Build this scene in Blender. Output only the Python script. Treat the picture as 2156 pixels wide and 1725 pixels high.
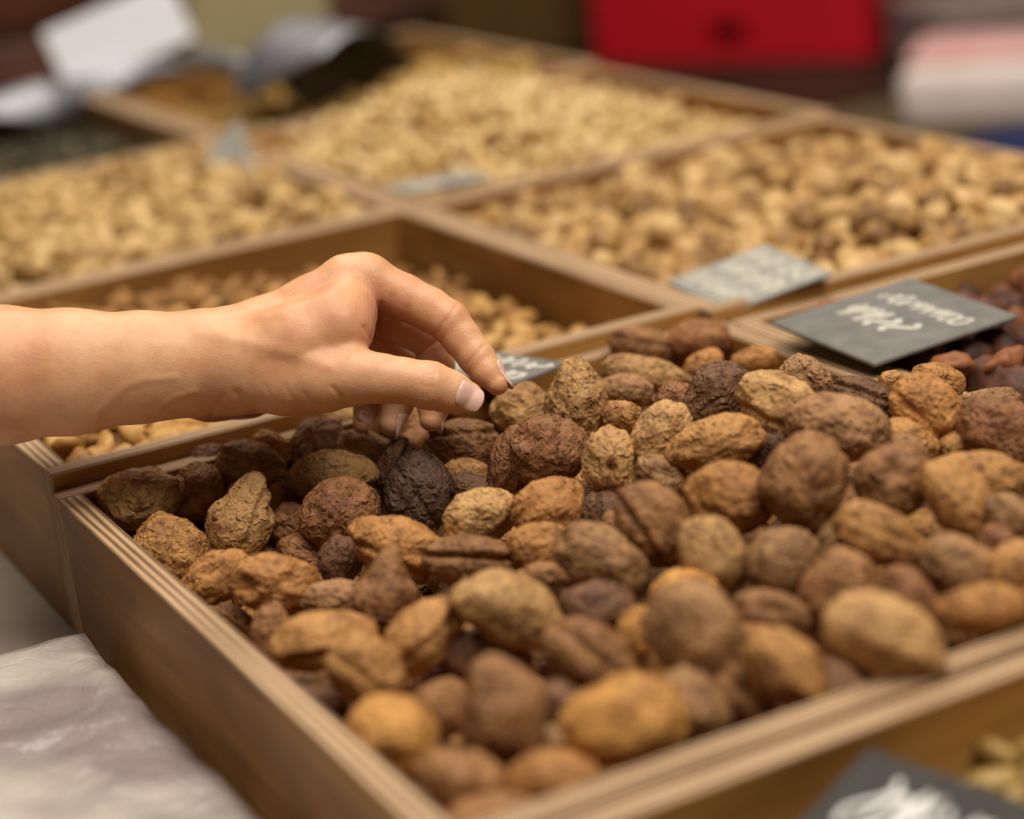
import bpy, bmesh, math, random
import numpy as np
from mathutils import Matrix, Vector

# ------------------------------------------------------------------ camera
ZR = 0.95                      # height of the apricot tray's rim above the floor
HC = 0.2858                    # camera height above that rim
PP = np.array([1078.0, 862.5])
VA = np.array([10900.0, -1800.0]); VB = np.array([-1400.0, -350.0])
F = math.sqrt(-np.dot(VA - PP, VB - PP))
def _dir(P):
    d = np.array([P[0] - PP[0], -(P[1] - PP[1]), -F]); return d / np.linalg.norm(d)
_a, _b = _dir(VA), _dir(VB)
RC = np.stack([_a, _b, np.cross(_a, _b)])          # camera -> world rotation
CAM = np.array([0, 0, ZR + HC])
D0 = 0.84                                           # focus distance

scene = bpy.context.scene
for o in list(bpy.data.objects): bpy.data.objects.remove(o)
cd = bpy.data.cameras.new('camera'); cam = bpy.data.objects.new('camera', cd)
scene.collection.objects.link(cam); scene.camera = cam
m4 = Matrix([[*RC[i], CAM[i]] for i in range(3)] + [[0, 0, 0, 1]])
cam.matrix_world = m4
cd.sensor_width = 36; cd.lens = F / 2156 * 36; cd.clip_start = 0.02
cd.dof.use_dof = True; cd.dof.focus_distance = D0 + 0.005
cd.dof.aperture_fstop = 4.0; cd.dof.aperture_blades = 0

# ------------------------------------------------------------------ world, lights, exposure
w = bpy.data.worlds.new('hall'); scene.world = w; w.use_nodes = True
bgn = w.node_tree.nodes['Background']
bgn.inputs[0].default_value = (1.0, 0.93, 0.84, 1); bgn.inputs[1].default_value = 0.07
def area(name, loc, target, sx, sy, power, col):
    l = bpy.data.lights.new(name, 'AREA'); l.shape = 'RECTANGLE'; l.size = sx; l.size_y = sy
    l.energy = power; l.color = col
    o = bpy.data.objects.new(name, l); scene.collection.objects.link(o)
    o.location = loc
    o.rotation_euler = (Vector(target) - Vector(loc)).to_track_quat('-Z', 'Y').to_euler()
    return o
area('ceiling_lamp', (0.40, 0.62, ZR + 1.75), (0.40, 0.80, ZR), 1.9, 1.5, 38, (1.0, 0.93, 0.84))
area('ceiling_lamp', (0.80, -0.30, ZR + 1.7), (0.40, 0.80, ZR), 0.6, 0.6, 20, (1.0, 0.95, 0.88))
area('ceiling_lamp', (0.9, 2.2, ZR + 1.9), (0.7, 1.9, ZR), 1.2, 0.6, 20, (1.0, 0.92, 0.82))
vs = scene.view_settings
vs.view_transform = 'Standard'; vs.look = 'None'; vs.gamma = 1.0; vs.exposure = 0.04
vs.use_curve_mapping = False
scene.cycles.use_denoising = True
scene.cycles.max_bounces = 6

# ------------------------------------------------------------------ helpers
RNG = np.random.default_rng(7); random.seed(7)
COL = scene.collection
def ray(u, v): return RC @ np.array([u - PP[0], -(v - PP[1]), -F]) / F
def P(u, v, z=0.0):                                 # photo ray meets the horizontal plane z (rim = 0)
    r = ray(u, v); t = (z - HC) / r[2]
    return CAM + r * t
def Wd(u, v, d): return CAM + ray(u, v) * d
def lin(r, g, b):
    f = lambda c: (c / 255 / 12.92) if c / 255 <= 0.04045 else ((c / 255 + 0.055) / 1.055) ** 2.4
    return (f(r), f(g), f(b))

def tag(o, label=None, cat=None, group=None, kind=None):
    if label: o['label'] = label
    if cat: o['category'] = cat
    if group: o['group'] = group
    if kind: o['kind'] = kind
    return o
def empty(name, loc, label=None, cat=None, group=None, rot=(0, 0, 0)):
    o = bpy.data.objects.new(name, None); COL.objects.link(o); o.location = loc; o.rotation_euler = rot
    o.empty_display_size = 0.02
    return tag(o, label, cat, group)
def mesh_obj(name, verts, faces, mat, parent=None, loc=None, smooth=False, mats=None, fm=None):
    me = bpy.data.meshes.new(name); me.from_pydata([tuple(map(float, v)) for v in verts], [], [tuple(map(int, f)) for f in faces])
    if mats:
        for m in mats: me.materials.append(m)
        if fm is not None: me.polygons.foreach_set('material_index', fm)
    elif mat: me.materials.append(mat)
    if smooth: me.polygons.foreach_set('use_smooth', [True] * len(me.polygons))
    me.update()
    o = bpy.data.objects.new(name, me); COL.objects.link(o)
    if parent: o.parent = parent
    if loc is not None: o.location = loc
    return o
def bm_obj(name, bm, mat, parent=None, loc=None, smooth=False):
    me = bpy.data.meshes.new(name); bm.to_mesh(me); bm.free()
    if mat: me.materials.append(mat)
    if smooth: me.polygons.foreach_set('use_smooth', [True] * len(me.polygons))
    o = bpy.data.objects.new(name, me); COL.objects.link(o)
    if parent: o.parent = parent
    if loc is not None: o.location = loc
    return o
def box_bm(sx, sy, sz, bevel=0.0, seg=2, c=(0, 0, 0), bm=None):
    b = bmesh.new()
    bmesh.ops.create_cube(b, size=1.0)
    for v in b.verts: v.co = Vector((v.co.x * sx + c[0], v.co.y * sy + c[1], v.co.z * sz + c[2]))
    if bevel: bmesh.ops.bevel(b, geom=list(b.edges), offset=bevel, segments=seg, affect='EDGES', profile=0.5)
    return b

# vectorised gradient noise
_perm = np.random.default_rng(3).permutation(256).astype(np.int64); _perm = np.concatenate([_perm, _perm, _perm])
_gr = np.random.default_rng(4).normal(size=(256, 3)); _gr /= np.linalg.norm(_gr, axis=1)[:, None]
def pnoise(p):
    p = np.asarray(p, float); i = np.floor(p).astype(np.int64); f = p - i; i &= 255
    u = f * f * f * (f * (f * 6 - 15) + 10); r = 0
    for dx in (0, 1):
        wx = u[:, 0] if dx else 1 - u[:, 0]
        for dy in (0, 1):
            wy = u[:, 1] if dy else 1 - u[:, 1]
            for dz in (0, 1):
                wz = u[:, 2] if dz else 1 - u[:, 2]
                h = _perm[_perm[_perm[i[:, 0] + dx] + i[:, 1] + dy] + i[:, 2] + dz]
                r = r + wx * wy * wz * ((f - np.array([dx, dy, dz])) * _gr[h]).sum(1)
    return r * 1.5
def sstep(a, b, x):
    t = np.clip((x - a) / (b - a), 0, 1); return t * t * (3 - 2 * t)

# ------------------------------------------------------------------ materials
class NT:
    def __init__(s, name):
        s.m = bpy.data.materials.new(name); s.m.use_nodes = True; s.t = s.m.node_tree
        s.b = s.t.nodes['Principled BSDF']; s.o = s.t.nodes['Material Output']
    def n(s, ty, **kw):
        x = s.t.nodes.new(ty)
        for k, v in kw.items():
            if hasattr(x, k): setattr(x, k, v)
        return x
    def l(s, a, b): s.t.links.new(a, b)
    def coord(s, scale=(1, 1, 1), out='Object', rnd=False):
        tc = s.n('ShaderNodeTexCoord'); mp = s.n('ShaderNodeMapping')
        mp.inputs['Scale'].default_value = scale
        s.l(tc.outputs[out], mp.inputs['Vector'])
        if rnd:
            oi = s.n('ShaderNodeObjectInfo'); mu = s.n('ShaderNodeMath', operation='MULTIPLY'); mu.inputs[1].default_value = 37.0
            s.l(oi.outputs['Random'], mu.inputs[0]); s.l(mu.outputs[0], mp.inputs['Location'])
        return mp.outputs[0]
    def noise(s, vec, scale, detail=3, rough=0.5, ty='FBM', dist=0.0):
        x = s.n('ShaderNodeTexNoise'); x.noise_type = ty
        x.inputs['Scale'].default_value = scale; x.inputs['Detail'].default_value = detail
        x.inputs['Roughness'].default_value = rough; x.inputs['Distortion'].default_value = dist
        s.l(vec, x.inputs['Vector']); return x.outputs[0]
    def ramp(s, fac, stops):
        x = s.n('ShaderNodeValToRGB'); e = x.color_ramp.elements
        while len(e) < len(stops): e.new(0.5)
        for i, (p, c) in enumerate(stops):
            e[i].position = p; e[i].color = (*c, 1) if len(c) == 3 else c
        s.l(fac, x.inputs[0]); return x.outputs[0]
    def mix(s, fac, a, b, mode='MIX'):
        x = s.n('ShaderNodeMix'); x.data_type = 'RGBA'; x.blend_type = mode
        for i, v in ((0, fac), (6, a), (7, b)):
            if hasattr(v, 'is_output'): s.l(v, x.inputs[i])
            else: x.inputs[i].default_value = v if i == 0 else ((*v, 1) if len(v) == 3 else v)
        return x.outputs[2]
    def bump(s, h, strength, dist, prev=None):
        x = s.n('ShaderNodeBump'); x.inputs['Strength'].default_value = strength; x.inputs['Distance'].default_value = dist
        s.l(h, x.inputs['Height'])
        if prev is not None: s.l(prev, x.inputs['Normal'])
        return x.outputs[0]
    def done(s, col=None, rough=0.5, spec=0.5, normal=None, metal=0.0):
        if col is not None:
            if hasattr(col, 'is_output'): s.l(col, s.b.inputs['Base Color'])
            else: s.b.inputs['Base Color'].default_value = (*col, 1)
        if hasattr(rough, 'is_output'): s.l(rough, s.b.inputs['Roughness'])
        else: s.b.inputs['Roughness'].default_value = rough
        s.b.inputs['Specular IOR Level'].default_value = spec; s.b.inputs['Metallic'].default_value = metal
        if normal is not None: s.l(normal, s.b.inputs['Normal'])
        return s.m

def wood_mat(name, c1, c2, c3, rough=0.5):
    k = NT(name)
    v = k.coord((6, 40, 60), rnd=True); g = k.noise(v, 1.0, 5, 0.6, dist=0.6)
    v2 = k.coord((5, 5, 9), rnd=True); st = k.noise(v2, 1.0, 3, 0.55)
    c = k.ramp(g, [(0.3, c1), (0.55, c2), (0.75, c3)])
    dk = k.ramp(st, [(0.42, (0.55, 0.5, 0.46)), (0.6, (1, 1, 1))])
    c = k.mix(1.0, c, dk, 'MULTIPLY')
    return k.done(c, rough, 0.35, k.bump(g, 0.15, 0.0006))
M_WOOD = wood_mat('plywood_face', lin(138, 92, 40), lin(168, 118, 56), lin(190, 140, 74))
M_WOOD2 = wood_mat('plywood_face_warm', lin(146, 100, 44), lin(174, 126, 62), lin(190, 146, 82))
def ply_edge():
    k = NT('plywood_edge')
    tc = k.n('ShaderNodeTexCoord'); sp = k.n('ShaderNodeSeparateXYZ'); k.l(tc.outputs['Object'], sp.inputs[0])
    a = k.n('ShaderNodeMath', operation='MULTIPLY'); a.inputs[1].default_value = 1 / 0.0033
    k.l(sp.outputs['Y'], a.inputs[0])
    nz = k.noise(k.coord((14, 220, 30), rnd=True), 1.0, 4, 0.6)
    ad = k.n('ShaderNodeMath', operation='MULTIPLY_ADD'); ad.inputs[1].default_value = 0.5
    k.l(nz, ad.inputs[0]); k.l(a.outputs[0], ad.inputs[2])
    fr = k.n('ShaderNodeMath', operation='PINGPONG'); fr.inputs[1].default_value = 0.5
    k.l(ad.outputs[0], fr.inputs[0])
    c = k.ramp(fr.outputs[0], [(0.10, lin(112, 88, 62)), (0.24, lin(172, 138, 100)), (0.5, lin(210, 176, 138))])
    g = k.noise(k.coord((10, 60, 60), rnd=True), 1.0, 4, 0.6)
    dk = k.ramp(g, [(0.3, (0.72, 0.68, 0.64)), (0.6, (1, 1, 1))])
    return k.done(k.mix(1.0, c, dk, 'MULTIPLY'), 0.6, 0.3, k.bump(nz, 0.2, 0.0005))
M_PLY = ply_edge()

def fruit_mat(name, wr_scale, bump_d, rough=0.55, mott=0.75, sat2=(0.40, 0.31, 0.28), spec=0.3, hi=(1.25, 1.2, 1.1)):
    k = NT(name)
    oi = k.n('ShaderNodeObjectInfo'); base = oi.outputs['Color']
    v = k.coord((1, 1, 1), rnd=True)
    n1 = k.noise(v, 60, 6, 0.68, dist=1.4); n2 = k.noise(v, 300, 5, 0.7, dist=0.8)
    dark = k.mix(1.0, base, sat2, 'MULTIPLY'); lite = k.mix(1.0, base, hi, 'MULTIPLY')
    f1 = k.ramp(n1, [(0.46, (0, 0, 0)), (0.60, (mott,) * 3)])
    c = k.mix(f1, base, dark)
    f2 = k.ramp(n2, [(0.50, (0, 0, 0)), (0.66, (0.7,) * 3)])
    c = k.mix(f2, c, lite)
    f3 = k.ramp(n2, [(0.32, (0.65,) * 3), (0.46, (0, 0, 0))])
    c = k.mix(f3, c, dark)
    wv = k.coord((1, 1, 1), rnd=True)
    rd = k.noise(wv, wr_scale, 5, 0.55, 'RIDGED_MULTIFRACTAL', 0.5)
    rgh = k.ramp(n2, [(0.3, (rough - 0.12,) * 3), (0.7, (rough + 0.12,) * 3)])
    nb = k.bump(rd, 1.0, bump_d)
    nb = k.bump(n2, 0.35, bump_d * 0.8, nb)
    k.b.inputs['Subsurface Weight'].default_value = 0.0
    return k.done(c, rgh, spec, nb)
M_APR = fruit_mat('dried_apricot_skin', 380, 0.0021, 0.60)
def nut_mat(name, c1, c2, c3, scale=120, rough=0.55):
    k = NT(name)
    oi = k.n('ShaderNodeObjectInfo')
    v = k.coord((1, 1, 1), rnd=True); n1 = k.noise(v, scale, 4, 0.6)
    ad = k.n('ShaderNodeMath', operation='MULTIPLY_ADD'); ad.inputs[1].default_value = 0.5; ad.inputs[2].default_value = -0.25
    k.l(oi.outputs['Random'], ad.inputs[0])
    s2 = k.n('ShaderNodeMath', operation='ADD'); k.l(ad.outputs[0], s2.inputs[0]); k.l(n1, s2.inputs[1])
    c = k.ramp(s2.outputs[0], [(0.25, c1), (0.5, c2), (0.75, c3)])
    return k.done(c, rough, 0.3, k.bump(n1, 0.5, 0.001))
def stuff_mat(name, c1, c2, c3, scale=60, rough=0.6):
    k = NT(name)
    v = k.coord((1, 1, 1)); n1 = k.noise(v, scale, 4, 0.7)
    c = k.ramp(n1, [(0.3, c1), (0.5, c2), (0.7, c3)])
    return k.done(c, rough, 0.3, k.bump(n1, 0.5, 0.001))
def plain(name, c, rough=0.5, spec=0.5, metal=0.0, nscale=30, var=0.15):
    k = NT(name); n1 = k.noise(k.coord((1, 1, 1)), nscale, 4, 0.6)
    lo = tuple(x * (1 - var) for x in c); hi = tuple(min(1, x * (1 + var)) for x in c)
    return k.done(k.ramp(n1, [(0.3, lo), (0.7, hi)]), rough, spec, k.bump(n1, 0.08, 0.001), metal)

# ------------------------------------------------------------------ the setting
M_FLOOR = plain('stone_floor', lin(70, 60, 52), 0.6, 0.3, nscale=3, var=0.25)
M_WALLM = plain('plaster_wall', lin(96, 70, 52), 0.8, 0.2, nscale=2)
def panel(name, x0, x1, y0, y1, z0, z1, mat, parent=None, bevel=0.0, kind=None):
    b = box_bm(x1 - x0, y1 - y0, z1 - z0, bevel)
    o = bm_obj(name, b, mat, parent, ((x0 + x1) / 2, (y0 + y1) / 2, (z0 + z1) / 2))
    if kind: o['kind'] = kind
    return o
panel('floor', -3, 5, -2, 6, -0.05, 0, M_FLOOR, kind='structure')
panel('wall_back', -3, 5, 6, 6.1, 0, 3.2, M_WALLM, kind='structure')

TZ = ZR - 0.066                # table top
M_TABLE = plain('grey_table_cover', lin(150, 138, 124), 0.45, 0.4, nscale=14, var=0.12)
tb = empty('display_table', (0.2, 1.3, 0), 'long table under a grey cover carrying all the wooden trays', 'table')
def local(o, parent):            # keep the world place when parenting
    o.location = Vector(o.location) - parent.location; o.parent = parent; return o
local(panel('table_top', -0.62, 0.835, 0.02, 2.75, TZ - 0.03, TZ, M_TABLE, bevel=0.004), tb)
for x in (-0.56, 0.78):
    for y in (0.08, 2.69): local(panel('leg', x - 0.025, x + 0.025, y - 0.025, y + 0.025, 0, TZ - 0.03, M_WOOD), tb)

# ------------------------------------------------------------------ trays
TH = 0.0105
def wall_mesh(L, T, H, face):
    b = box_bm(L, T, H, 0.0007, 1)
    me = bpy.data.meshes.new('wall_panel')
    b.normal_update(); b.faces.ensure_lookup_table()
    for f in b.faces: f.material_index = 1 if (abs(f.normal.z) > 0.6 or abs(f.normal.x) > 0.6) else 0
    b.to_mesh(me); b.free(); me.materials.append(face); me.materials.append(M_PLY); return me
def tray(x0, x1, y0, y1, ztop, label, face=M_WOOD, depth=0.064, bottom=True):
    zt = ZR + ztop; H = zt - TZ; cx, cy = (x0 + x1) / 2, (y0 + y1) / 2
    t = empty('wooden_tray', (cx, cy, TZ), label, 'tray', 'plywood trays on the table')
    def wl(L, x, y, rz):
        o = bpy.data.objects.new('wall_panel', wall_mesh(L, TH, H, face)); COL.objects.link(o)
        o.parent = t; o.location = (x - cx, y - cy, H / 2); o.rotation_euler = (0, 0, rz)
    W = x1 - x0; L = y1 - y0 - 2 * TH - 0.0004
    wl(W, cx, y0 + TH / 2, 0); wl(W, cx, y1 - TH / 2, math.pi)
    wl(L, x0 + TH / 2, cy, math.pi / 2); wl(L, x1 - TH / 2, cy, -math.pi / 2)
    bm_obj('bottom_panel', box_bm(W - 2 * TH - 0.001, L - 0.001, 0.005), face, t, (0, 0, 0.0027))
    return t
T_MAIN = (0.192, 0.514, 0.4735, 0.8405, 0.0)
T_ALM = (0.1935, 0.506, 0.8415, 1.163, 0.007)
T_WAL = (0.5075, 0.806, 0.8335, 1.163, 0.006)
T_DRK = (0.5155, 0.812, 0.4735, 0.8325, 0.0)
T_RAI = (0.192, 0.514, 0.150, 0.4710, -0.0005)
T_PAL = (0.1935, 0.506, 1.1645, 1.488, 0.007)
T_CSH = (0.5075, 0.815, 1.1645, 1.488, 0.007)
T_SEE = (0.1935, 0.510, 1.4895, 1.83, 0.007)
T_YEL = (0.5115, 0.826, 1.4895, 1.83, 0.007)
tray(*T_MAIN, 'plywood tray heaped with brown dried apricots, in front')
tray(*T_ALM, 'plywood tray of almonds behind the apricot tray, under the reaching arm', M_WOOD2)
tray(*T_WAL, 'plywood tray of golden walnut halves with a grey price card', M_WOOD2)
tray(*T_DRK, 'plywood tray of dark reddish dried fruit beside the apricots', M_WOOD2)
tray(*T_RAI, 'plywood tray of yellow green raisins in the near corner', M_WOOD2)
tray(*T_PAL, 'plywood tray of pale beige nuts behind the almond tray', M_WOOD2)
tray(*T_CSH, 'plywood tray of cream cashews behind the walnut tray', M_WOOD2)
tray(*T_SEE, 'far plywood tray of dark seeds below the white card', M_WOOD2)
tray(*T_YEL, 'farthest plywood tray holding yellowish kernels and a steel scoop', M_WOOD2)

# ------------------------------------------------------------------ nuts and small fruit in the other trays
def ico(sub):
    b = bmesh.new(); bmesh.ops.create_icosphere(b, subdivisions=sub, radius=1.0)
    b.verts.ensure_lookup_table()
    V = np.array([v.co[:] for v in b.verts]); Fc = np.array([[v.index for v in f.verts] for f in b.faces]); b.free()
    return V, Fc
ICO = {s: ico(s) for s in (1, 2, 3, 4, 5)}
def proto_almond(s, S=2):
    V = ICO[S][0].copy(); x = V[:, 0]
    r = 1 - 0.42 * sstep(-0.2, 1.0, x); V[:, 1] *= r; V[:, 2] *= r
    V = V * np.array([0.0125, 0.0068, 0.0042]); V[:, 2] += 0.00025 * np.sin(V[:, 1] * 3000 + s); return V
def proto_walnut(s, S=3):
    V = ICO[S][0].copy(); n = V.copy()
    d = 1 + 0.22 * pnoise(n * 2.6 + s * 7) + 0.10 * pnoise(n * 6 + s * 3) - 0.25 * np.exp(-(n[:, 1] / 0.13) ** 2)
    V = V * d[:, None] * np.array([0.0128, 0.0105, 0.0078]); return V
def proto_pale(s, S=2):
    V = ICO[S][0].copy(); n = V.copy()
    d = 1 + 0.12 * pnoise(n * 2 + s * 5) - 0.12 * np.exp(-((n[:, 0]) / 0.3) ** 2) * (s % 2)
    return V * d[:, None] * np.array([0.0105, 0.0068, 0.0062])
def proto_cashew(s, S=2):
    V = ICO[S][0].copy(); x = V[:, 0] * 0.0100; y = V[:, 1] * 0.0046 * (1 + 0.25 * V[:, 0]); z = V[:, 2] * 0.0042
    return np.stack([x, y + 0.0048 * (V[:, 0] ** 2 - 0.4), z], 1)
def proto_dark(s, S=3):
    V = ICO[S][0].copy(); n = V.copy()
    d = 1 + 0.35 * pnoise(n * 1.8 + s * 9) + 0.3 * (0.5 - np.abs(pnoise(n * 3.5 + s)))
    return V * d[:, None] * np.array([0.0130, 0.0095, 0.0065])
def proto_raisin(s, S=3):
    V = ICO[S][0].copy(); n = V.copy()
    d = 1 + 0.15 * pnoise(n * 2.2 + s * 9) + 0.16 * (0.5 - np.abs(pnoise(n * np.array([2, 5, 5]) + s)))
    return V * d[:, None] * np.array([0.0076, 0.0042, 0.0037])
def proto_seed(s, S=2):
    V = ICO[S][0].copy(); return V * np.array([0.008, 0.0045, 0.003])

def rotm(rng, flat):
    a = rng.uniform(0, 2 * math.pi); tx, ty = rng.normal(0, flat, 2)
    return (Matrix.Rotation(a, 3, 'Z') @ Matrix.Rotation(tx, 3, 'X') @ Matrix.Rotation(ty, 3, 'Y') @ Matrix.Rotation(rng.uniform(0, 6.28) if flat > 0.6 else 0, 3, 'X'))
def fill(T, name, proto, nproto, sp, hfun, mat, smat, label, cat, group, stuff_label, n_ind=300, flat=0.45, seed=1, lift=0.004, region=None, layers=2):
    rng = np.random.default_rng(seed); x0, x1, y0, y1, zt = T
    meshes = []; Vs = []
    for s in range(nproto):
        V = proto(s); Fc = ICO[2][1] if len(V) == len(ICO[2][0]) else ICO[3][1]
        me = bpy.data.meshes.new(name); me.from_pydata(V.tolist(), [], Fc.tolist()); me.materials.append(mat)
        me.polygons.foreach_set('use_smooth', [True] * len(me.polygons)); meshes.append(me); Vs.append((V, Fc))
    Vlo = [proto(s, 1) for s in range(nproto)]
    pts = []
    mx = TH + sp * 0.55
    y = y0 + mx; row = 0
    while y < y1 - mx + 1e-6:
        x = x0 + mx + (row % 2) * sp * 0.5
        while x < x1 - mx + 1e-6:
            px = np.clip(x + rng.normal(0, sp * 0.16), x0 + mx, x1 - mx); py = np.clip(y + rng.normal(0, sp * 0.16), y0 + mx, y1 - mx)
            for L in range(layers):
                pts.append((px + L * rng.normal(0, sp * .3) if L else px, py, ZR + zt + hfun(px, py) + rng.normal(0, lift * 0.9) - L * sp * 0.42, L))
            x += sp
        y += sp * 0.8; row += 1
    pts = [(float(np.clip(p[0], x0 + mx, x1 - mx)), p[1], p[2], p[3]) for p in pts]
    # the ones in view that show largest become things
    def inview(p):
        c = RC.T @ (np.array(p[:3]) - CAM); u = PP[0] + F * c[0] / -c[2]; v = PP[1] - F * c[1] / -c[2]
        return -30 < u < 2186 and -30 < v < 1755
    top = sorted([p for p in pts if p[3] == 0 and inview(p) and (region is None or region(p))], key=lambda p: np.linalg.norm(np.array(p[:3]) - CAM))
    ind = top[:n_ind]; ids = set(map(id, ind)); rest = [p for p in pts if id(p) not in ids]
    for p in ind:
        o = bpy.data.objects.new(name, meshes[rng.integers(nproto)]); COL.objects.link(o)
        s = rng.uniform(0.85, 1.15)
        o.matrix_world = Matrix.Translation(p[:3]) @ rotm(rng, flat).to_4x4() @ Matrix.Scale(s, 4)
        tag(o, label, cat, group)
    # everything else, with the mound it lies on, is one uncountable mass
    AV, AF = [], []; off = 0
    for p in rest:
        V, Fc = Vlo[rng.integers(nproto)], ICO[1][1]
        R3 = np.array(rotm(rng, flat)) * rng.uniform(0.85, 1.15)
        AV.append(V @ R3.T + np.array(p[:3])); AF.append(Fc + off); off += len(V)
    n = 24; gx = np.linspace(x0 + TH + 0.001, x1 - TH - 0.001, n); gy = np.linspace(y0 + TH + 0.001, y1 - TH - 0.001, n)
    G = np.array([[a, b, max(TZ + 0.008, ZR + zt + hfun(a, b) - sp * 0.55)] for b in gy for a in gx])
    q = np.array([[j * n + i, j * n + i + 1, (j + 1) * n + i + 1] for j in range(n - 1) for i in range(n - 1)] + [[j * n + i, (j + 1) * n + i + 1, (j + 1) * n + i] for j in range(n - 1) for i in range(n - 1)])
    AV.append(G); AF.append(q + off)
    V = np.concatenate(AV); Fc = np.concatenate(AF); c = np.array([(x0 + x1) / 2, (y0 + y1) / 2, TZ + 0.006])
    o = mesh_obj(name + '_mass', V - c, Fc, smat, loc=c, smooth=True)
    tag(o, stuff_label, cat, kind='stuff')
def gs(x, c, s): return math.exp(-((x - c) / s) ** 2)
C3 = lambda a, b, c: (lin(*a), lin(*b), lin(*c))
fill(T_ALM, 'almond', proto_almond, 6, 0.0165, lambda x, y: -0.010 - 0.019 * float(sstep(0.36, 0.49, x)) + 0.004 * gs(x, .28, .08) - 0.006 * float(sstep(1.05, 1.15, y)),
     nut_mat('almond_skin', *C3((116, 80, 36), (170, 122, 60), (202, 160, 96))), stuff_mat('almond_mass', *C3((96, 64, 28), (150, 104, 52), (184, 138, 80))),
     'brown almond in the tray just behind the arm', 'almond', 'almonds behind the arm', 'the rest of the almonds under the arm', seed=11, lift=0.0026)
fill(T_WAL, 'walnut_half', proto_walnut, 8, 0.0185, lambda x, y: -0.017 + 0.016 * gs(x, .70, .12) * gs(y, .98, .13),
     nut_mat('walnut_skin', *C3((110, 76, 36), (174, 132, 76), (204, 168, 112))), stuff_mat('walnut_mass', *C3((92, 62, 28), (142, 104, 56), (180, 142, 88))),
     'golden walnut half in the tray behind the dark fruit', 'walnut', 'walnut halves', 'the rest of the golden walnut halves', seed=12, flat=0.7)
fill(T_DRK, 'dried_fruit', proto_dark, 8, 0.019, lambda x, y: -0.016 + 0.006 * gs(y, .68, .1),
     nut_mat('dark_fruit_skin', *C3((60, 34, 24), (98, 58, 38), (146, 88, 52)), rough=0.6), stuff_mat('dark_fruit_mass', *C3((48, 27, 19), (78, 44, 30), (110, 64, 40)), rough=0.6),
     'dark reddish shrivelled dried fruit under the price card', 'dried fruit', 'dark dried fruit', 'the rest of the dark reddish dried fruit', seed=13, flat=0.7)
fill(T_RAI, 'raisin', proto_raisin, 8, 0.0100, lambda x, y: -0.027 + 0.009 * float(sstep(.33, .45, x)),
     nut_mat('green_raisin_skin', *C3((92, 70, 30), (136, 106, 50), (170, 140, 78)), rough=0.4), stuff_mat('green_raisin_mass', *C3((92, 70, 30), (138, 108, 54), (174, 144, 84))),
     'yellow green raisin in the near corner tray', 'raisin', 'raisins in the near tray', 'the rest of the yellow green raisins', seed=14, flat=0.8)
fill(T_PAL, 'nut', proto_pale, 6, 0.0155, lambda x, y: -0.008 + 0.012 * gs(x, .36, .12) * gs(y, 1.34, .13),
     nut_mat('pale_nut_skin', *C3((122, 90, 44), (184, 146, 86), (212, 178, 122))), stuff_mat('pale_nut_mass', *C3((130, 98, 52), (190, 152, 98), (218, 186, 136))),
     'pale beige shelled nut in the tray behind the almonds', 'nut', 'pale beige nuts', 'the rest of the pale beige nuts', seed=15, flat=0.7)
fill(T_CSH, 'cashew', proto_cashew, 6, 0.0135, lambda x, y: -0.022 + 0.046 * gs(x, .655, .10) * gs(y, 1.38, .14),
     nut_mat('cashew_skin', *C3((176, 140, 80), (208, 174, 114), (226, 198, 146))), stuff_mat('cashew_mass', *C3((180, 142, 84), (214, 180, 124), (230, 204, 156))),
     'cream curved cashew heaped in the far tray', 'cashew', 'cream cashews', 'the rest of the cream cashews', seed=16, flat=0.6)
fill(T_SEE, 'seed', proto_seed, 4, 0.013, lambda x, y: -0.026,
     nut_mat('dark_seed_skin', *C3((40, 36, 24), (70, 62, 40), (104, 92, 62))), stuff_mat('dark_seed_mass', *C3((34, 30, 20), (62, 54, 36), (92, 82, 56))),
     'dark olive seed in the far tray under the white card', 'seed', 'dark seeds', 'the rest of the dark olive seeds', seed=17, n_ind=200)
fill(T_YEL, 'kernel', proto_pale, 4, 0.0155, lambda x, y: -0.034 + 0.040 * gs(x, .74, .08) * gs(y, 1.56, .10),
     nut_mat('yellow_kernel_skin', *C3((130, 96, 40), (174, 136, 68), (200, 166, 98))), stuff_mat('yellow_kernel_mass', *C3((120, 88, 38), (162, 124, 60), (190, 154, 88))),
     'yellowish kernel in the farthest tray by the scoop', 'nut', 'yellowish kernels', 'the rest of the yellowish kernels', seed=18, n_ind=200)

# ------------------------------------------------------------------ the reaching arm and hand (one continuous skin)
def C(u, v, d):                                     # photo place + depth beyond focus (mm) -> camera frame, mm
    D = D0 * 1000 + d
    return np.array([(u - PP[0]) / F * D, -(v - PP[1]) / F * D, -D])
PXMM = D0 * 1000 / F
def rc(p, a, b, r1, r2):
    ba = b - a; h = np.clip(((p - a) @ ba) / (ba @ ba), 0, 1)
    return np.linalg.norm(p - a - h[..., None] * ba, axis=-1) - (r1 + (r2 - r1) * h)
def chain(pts):                                     # [(u,v,d,r_px)...] -> list of round cones
    q = [(C(u, v, d), r * PXMM) for u, v, d, r in pts]
    return [(q[i][0], q[i + 1][0], q[i][1], q[i + 1][1]) for i in range(len(q) - 1)]
ARM = chain([(-950, 800, 22, 205), (-300, 797, 18, 165), (0, 790, 14, 142), (150, 783, 13, 128), (300, 773, 12, 112), (400, 768, 12, 104), (480, 772, 12, 104)]) \
    + chain([(-950, 800, 38, 190), (0, 795, 32, 132), (300, 778, 30, 104), (470, 778, 30, 98)])
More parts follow.
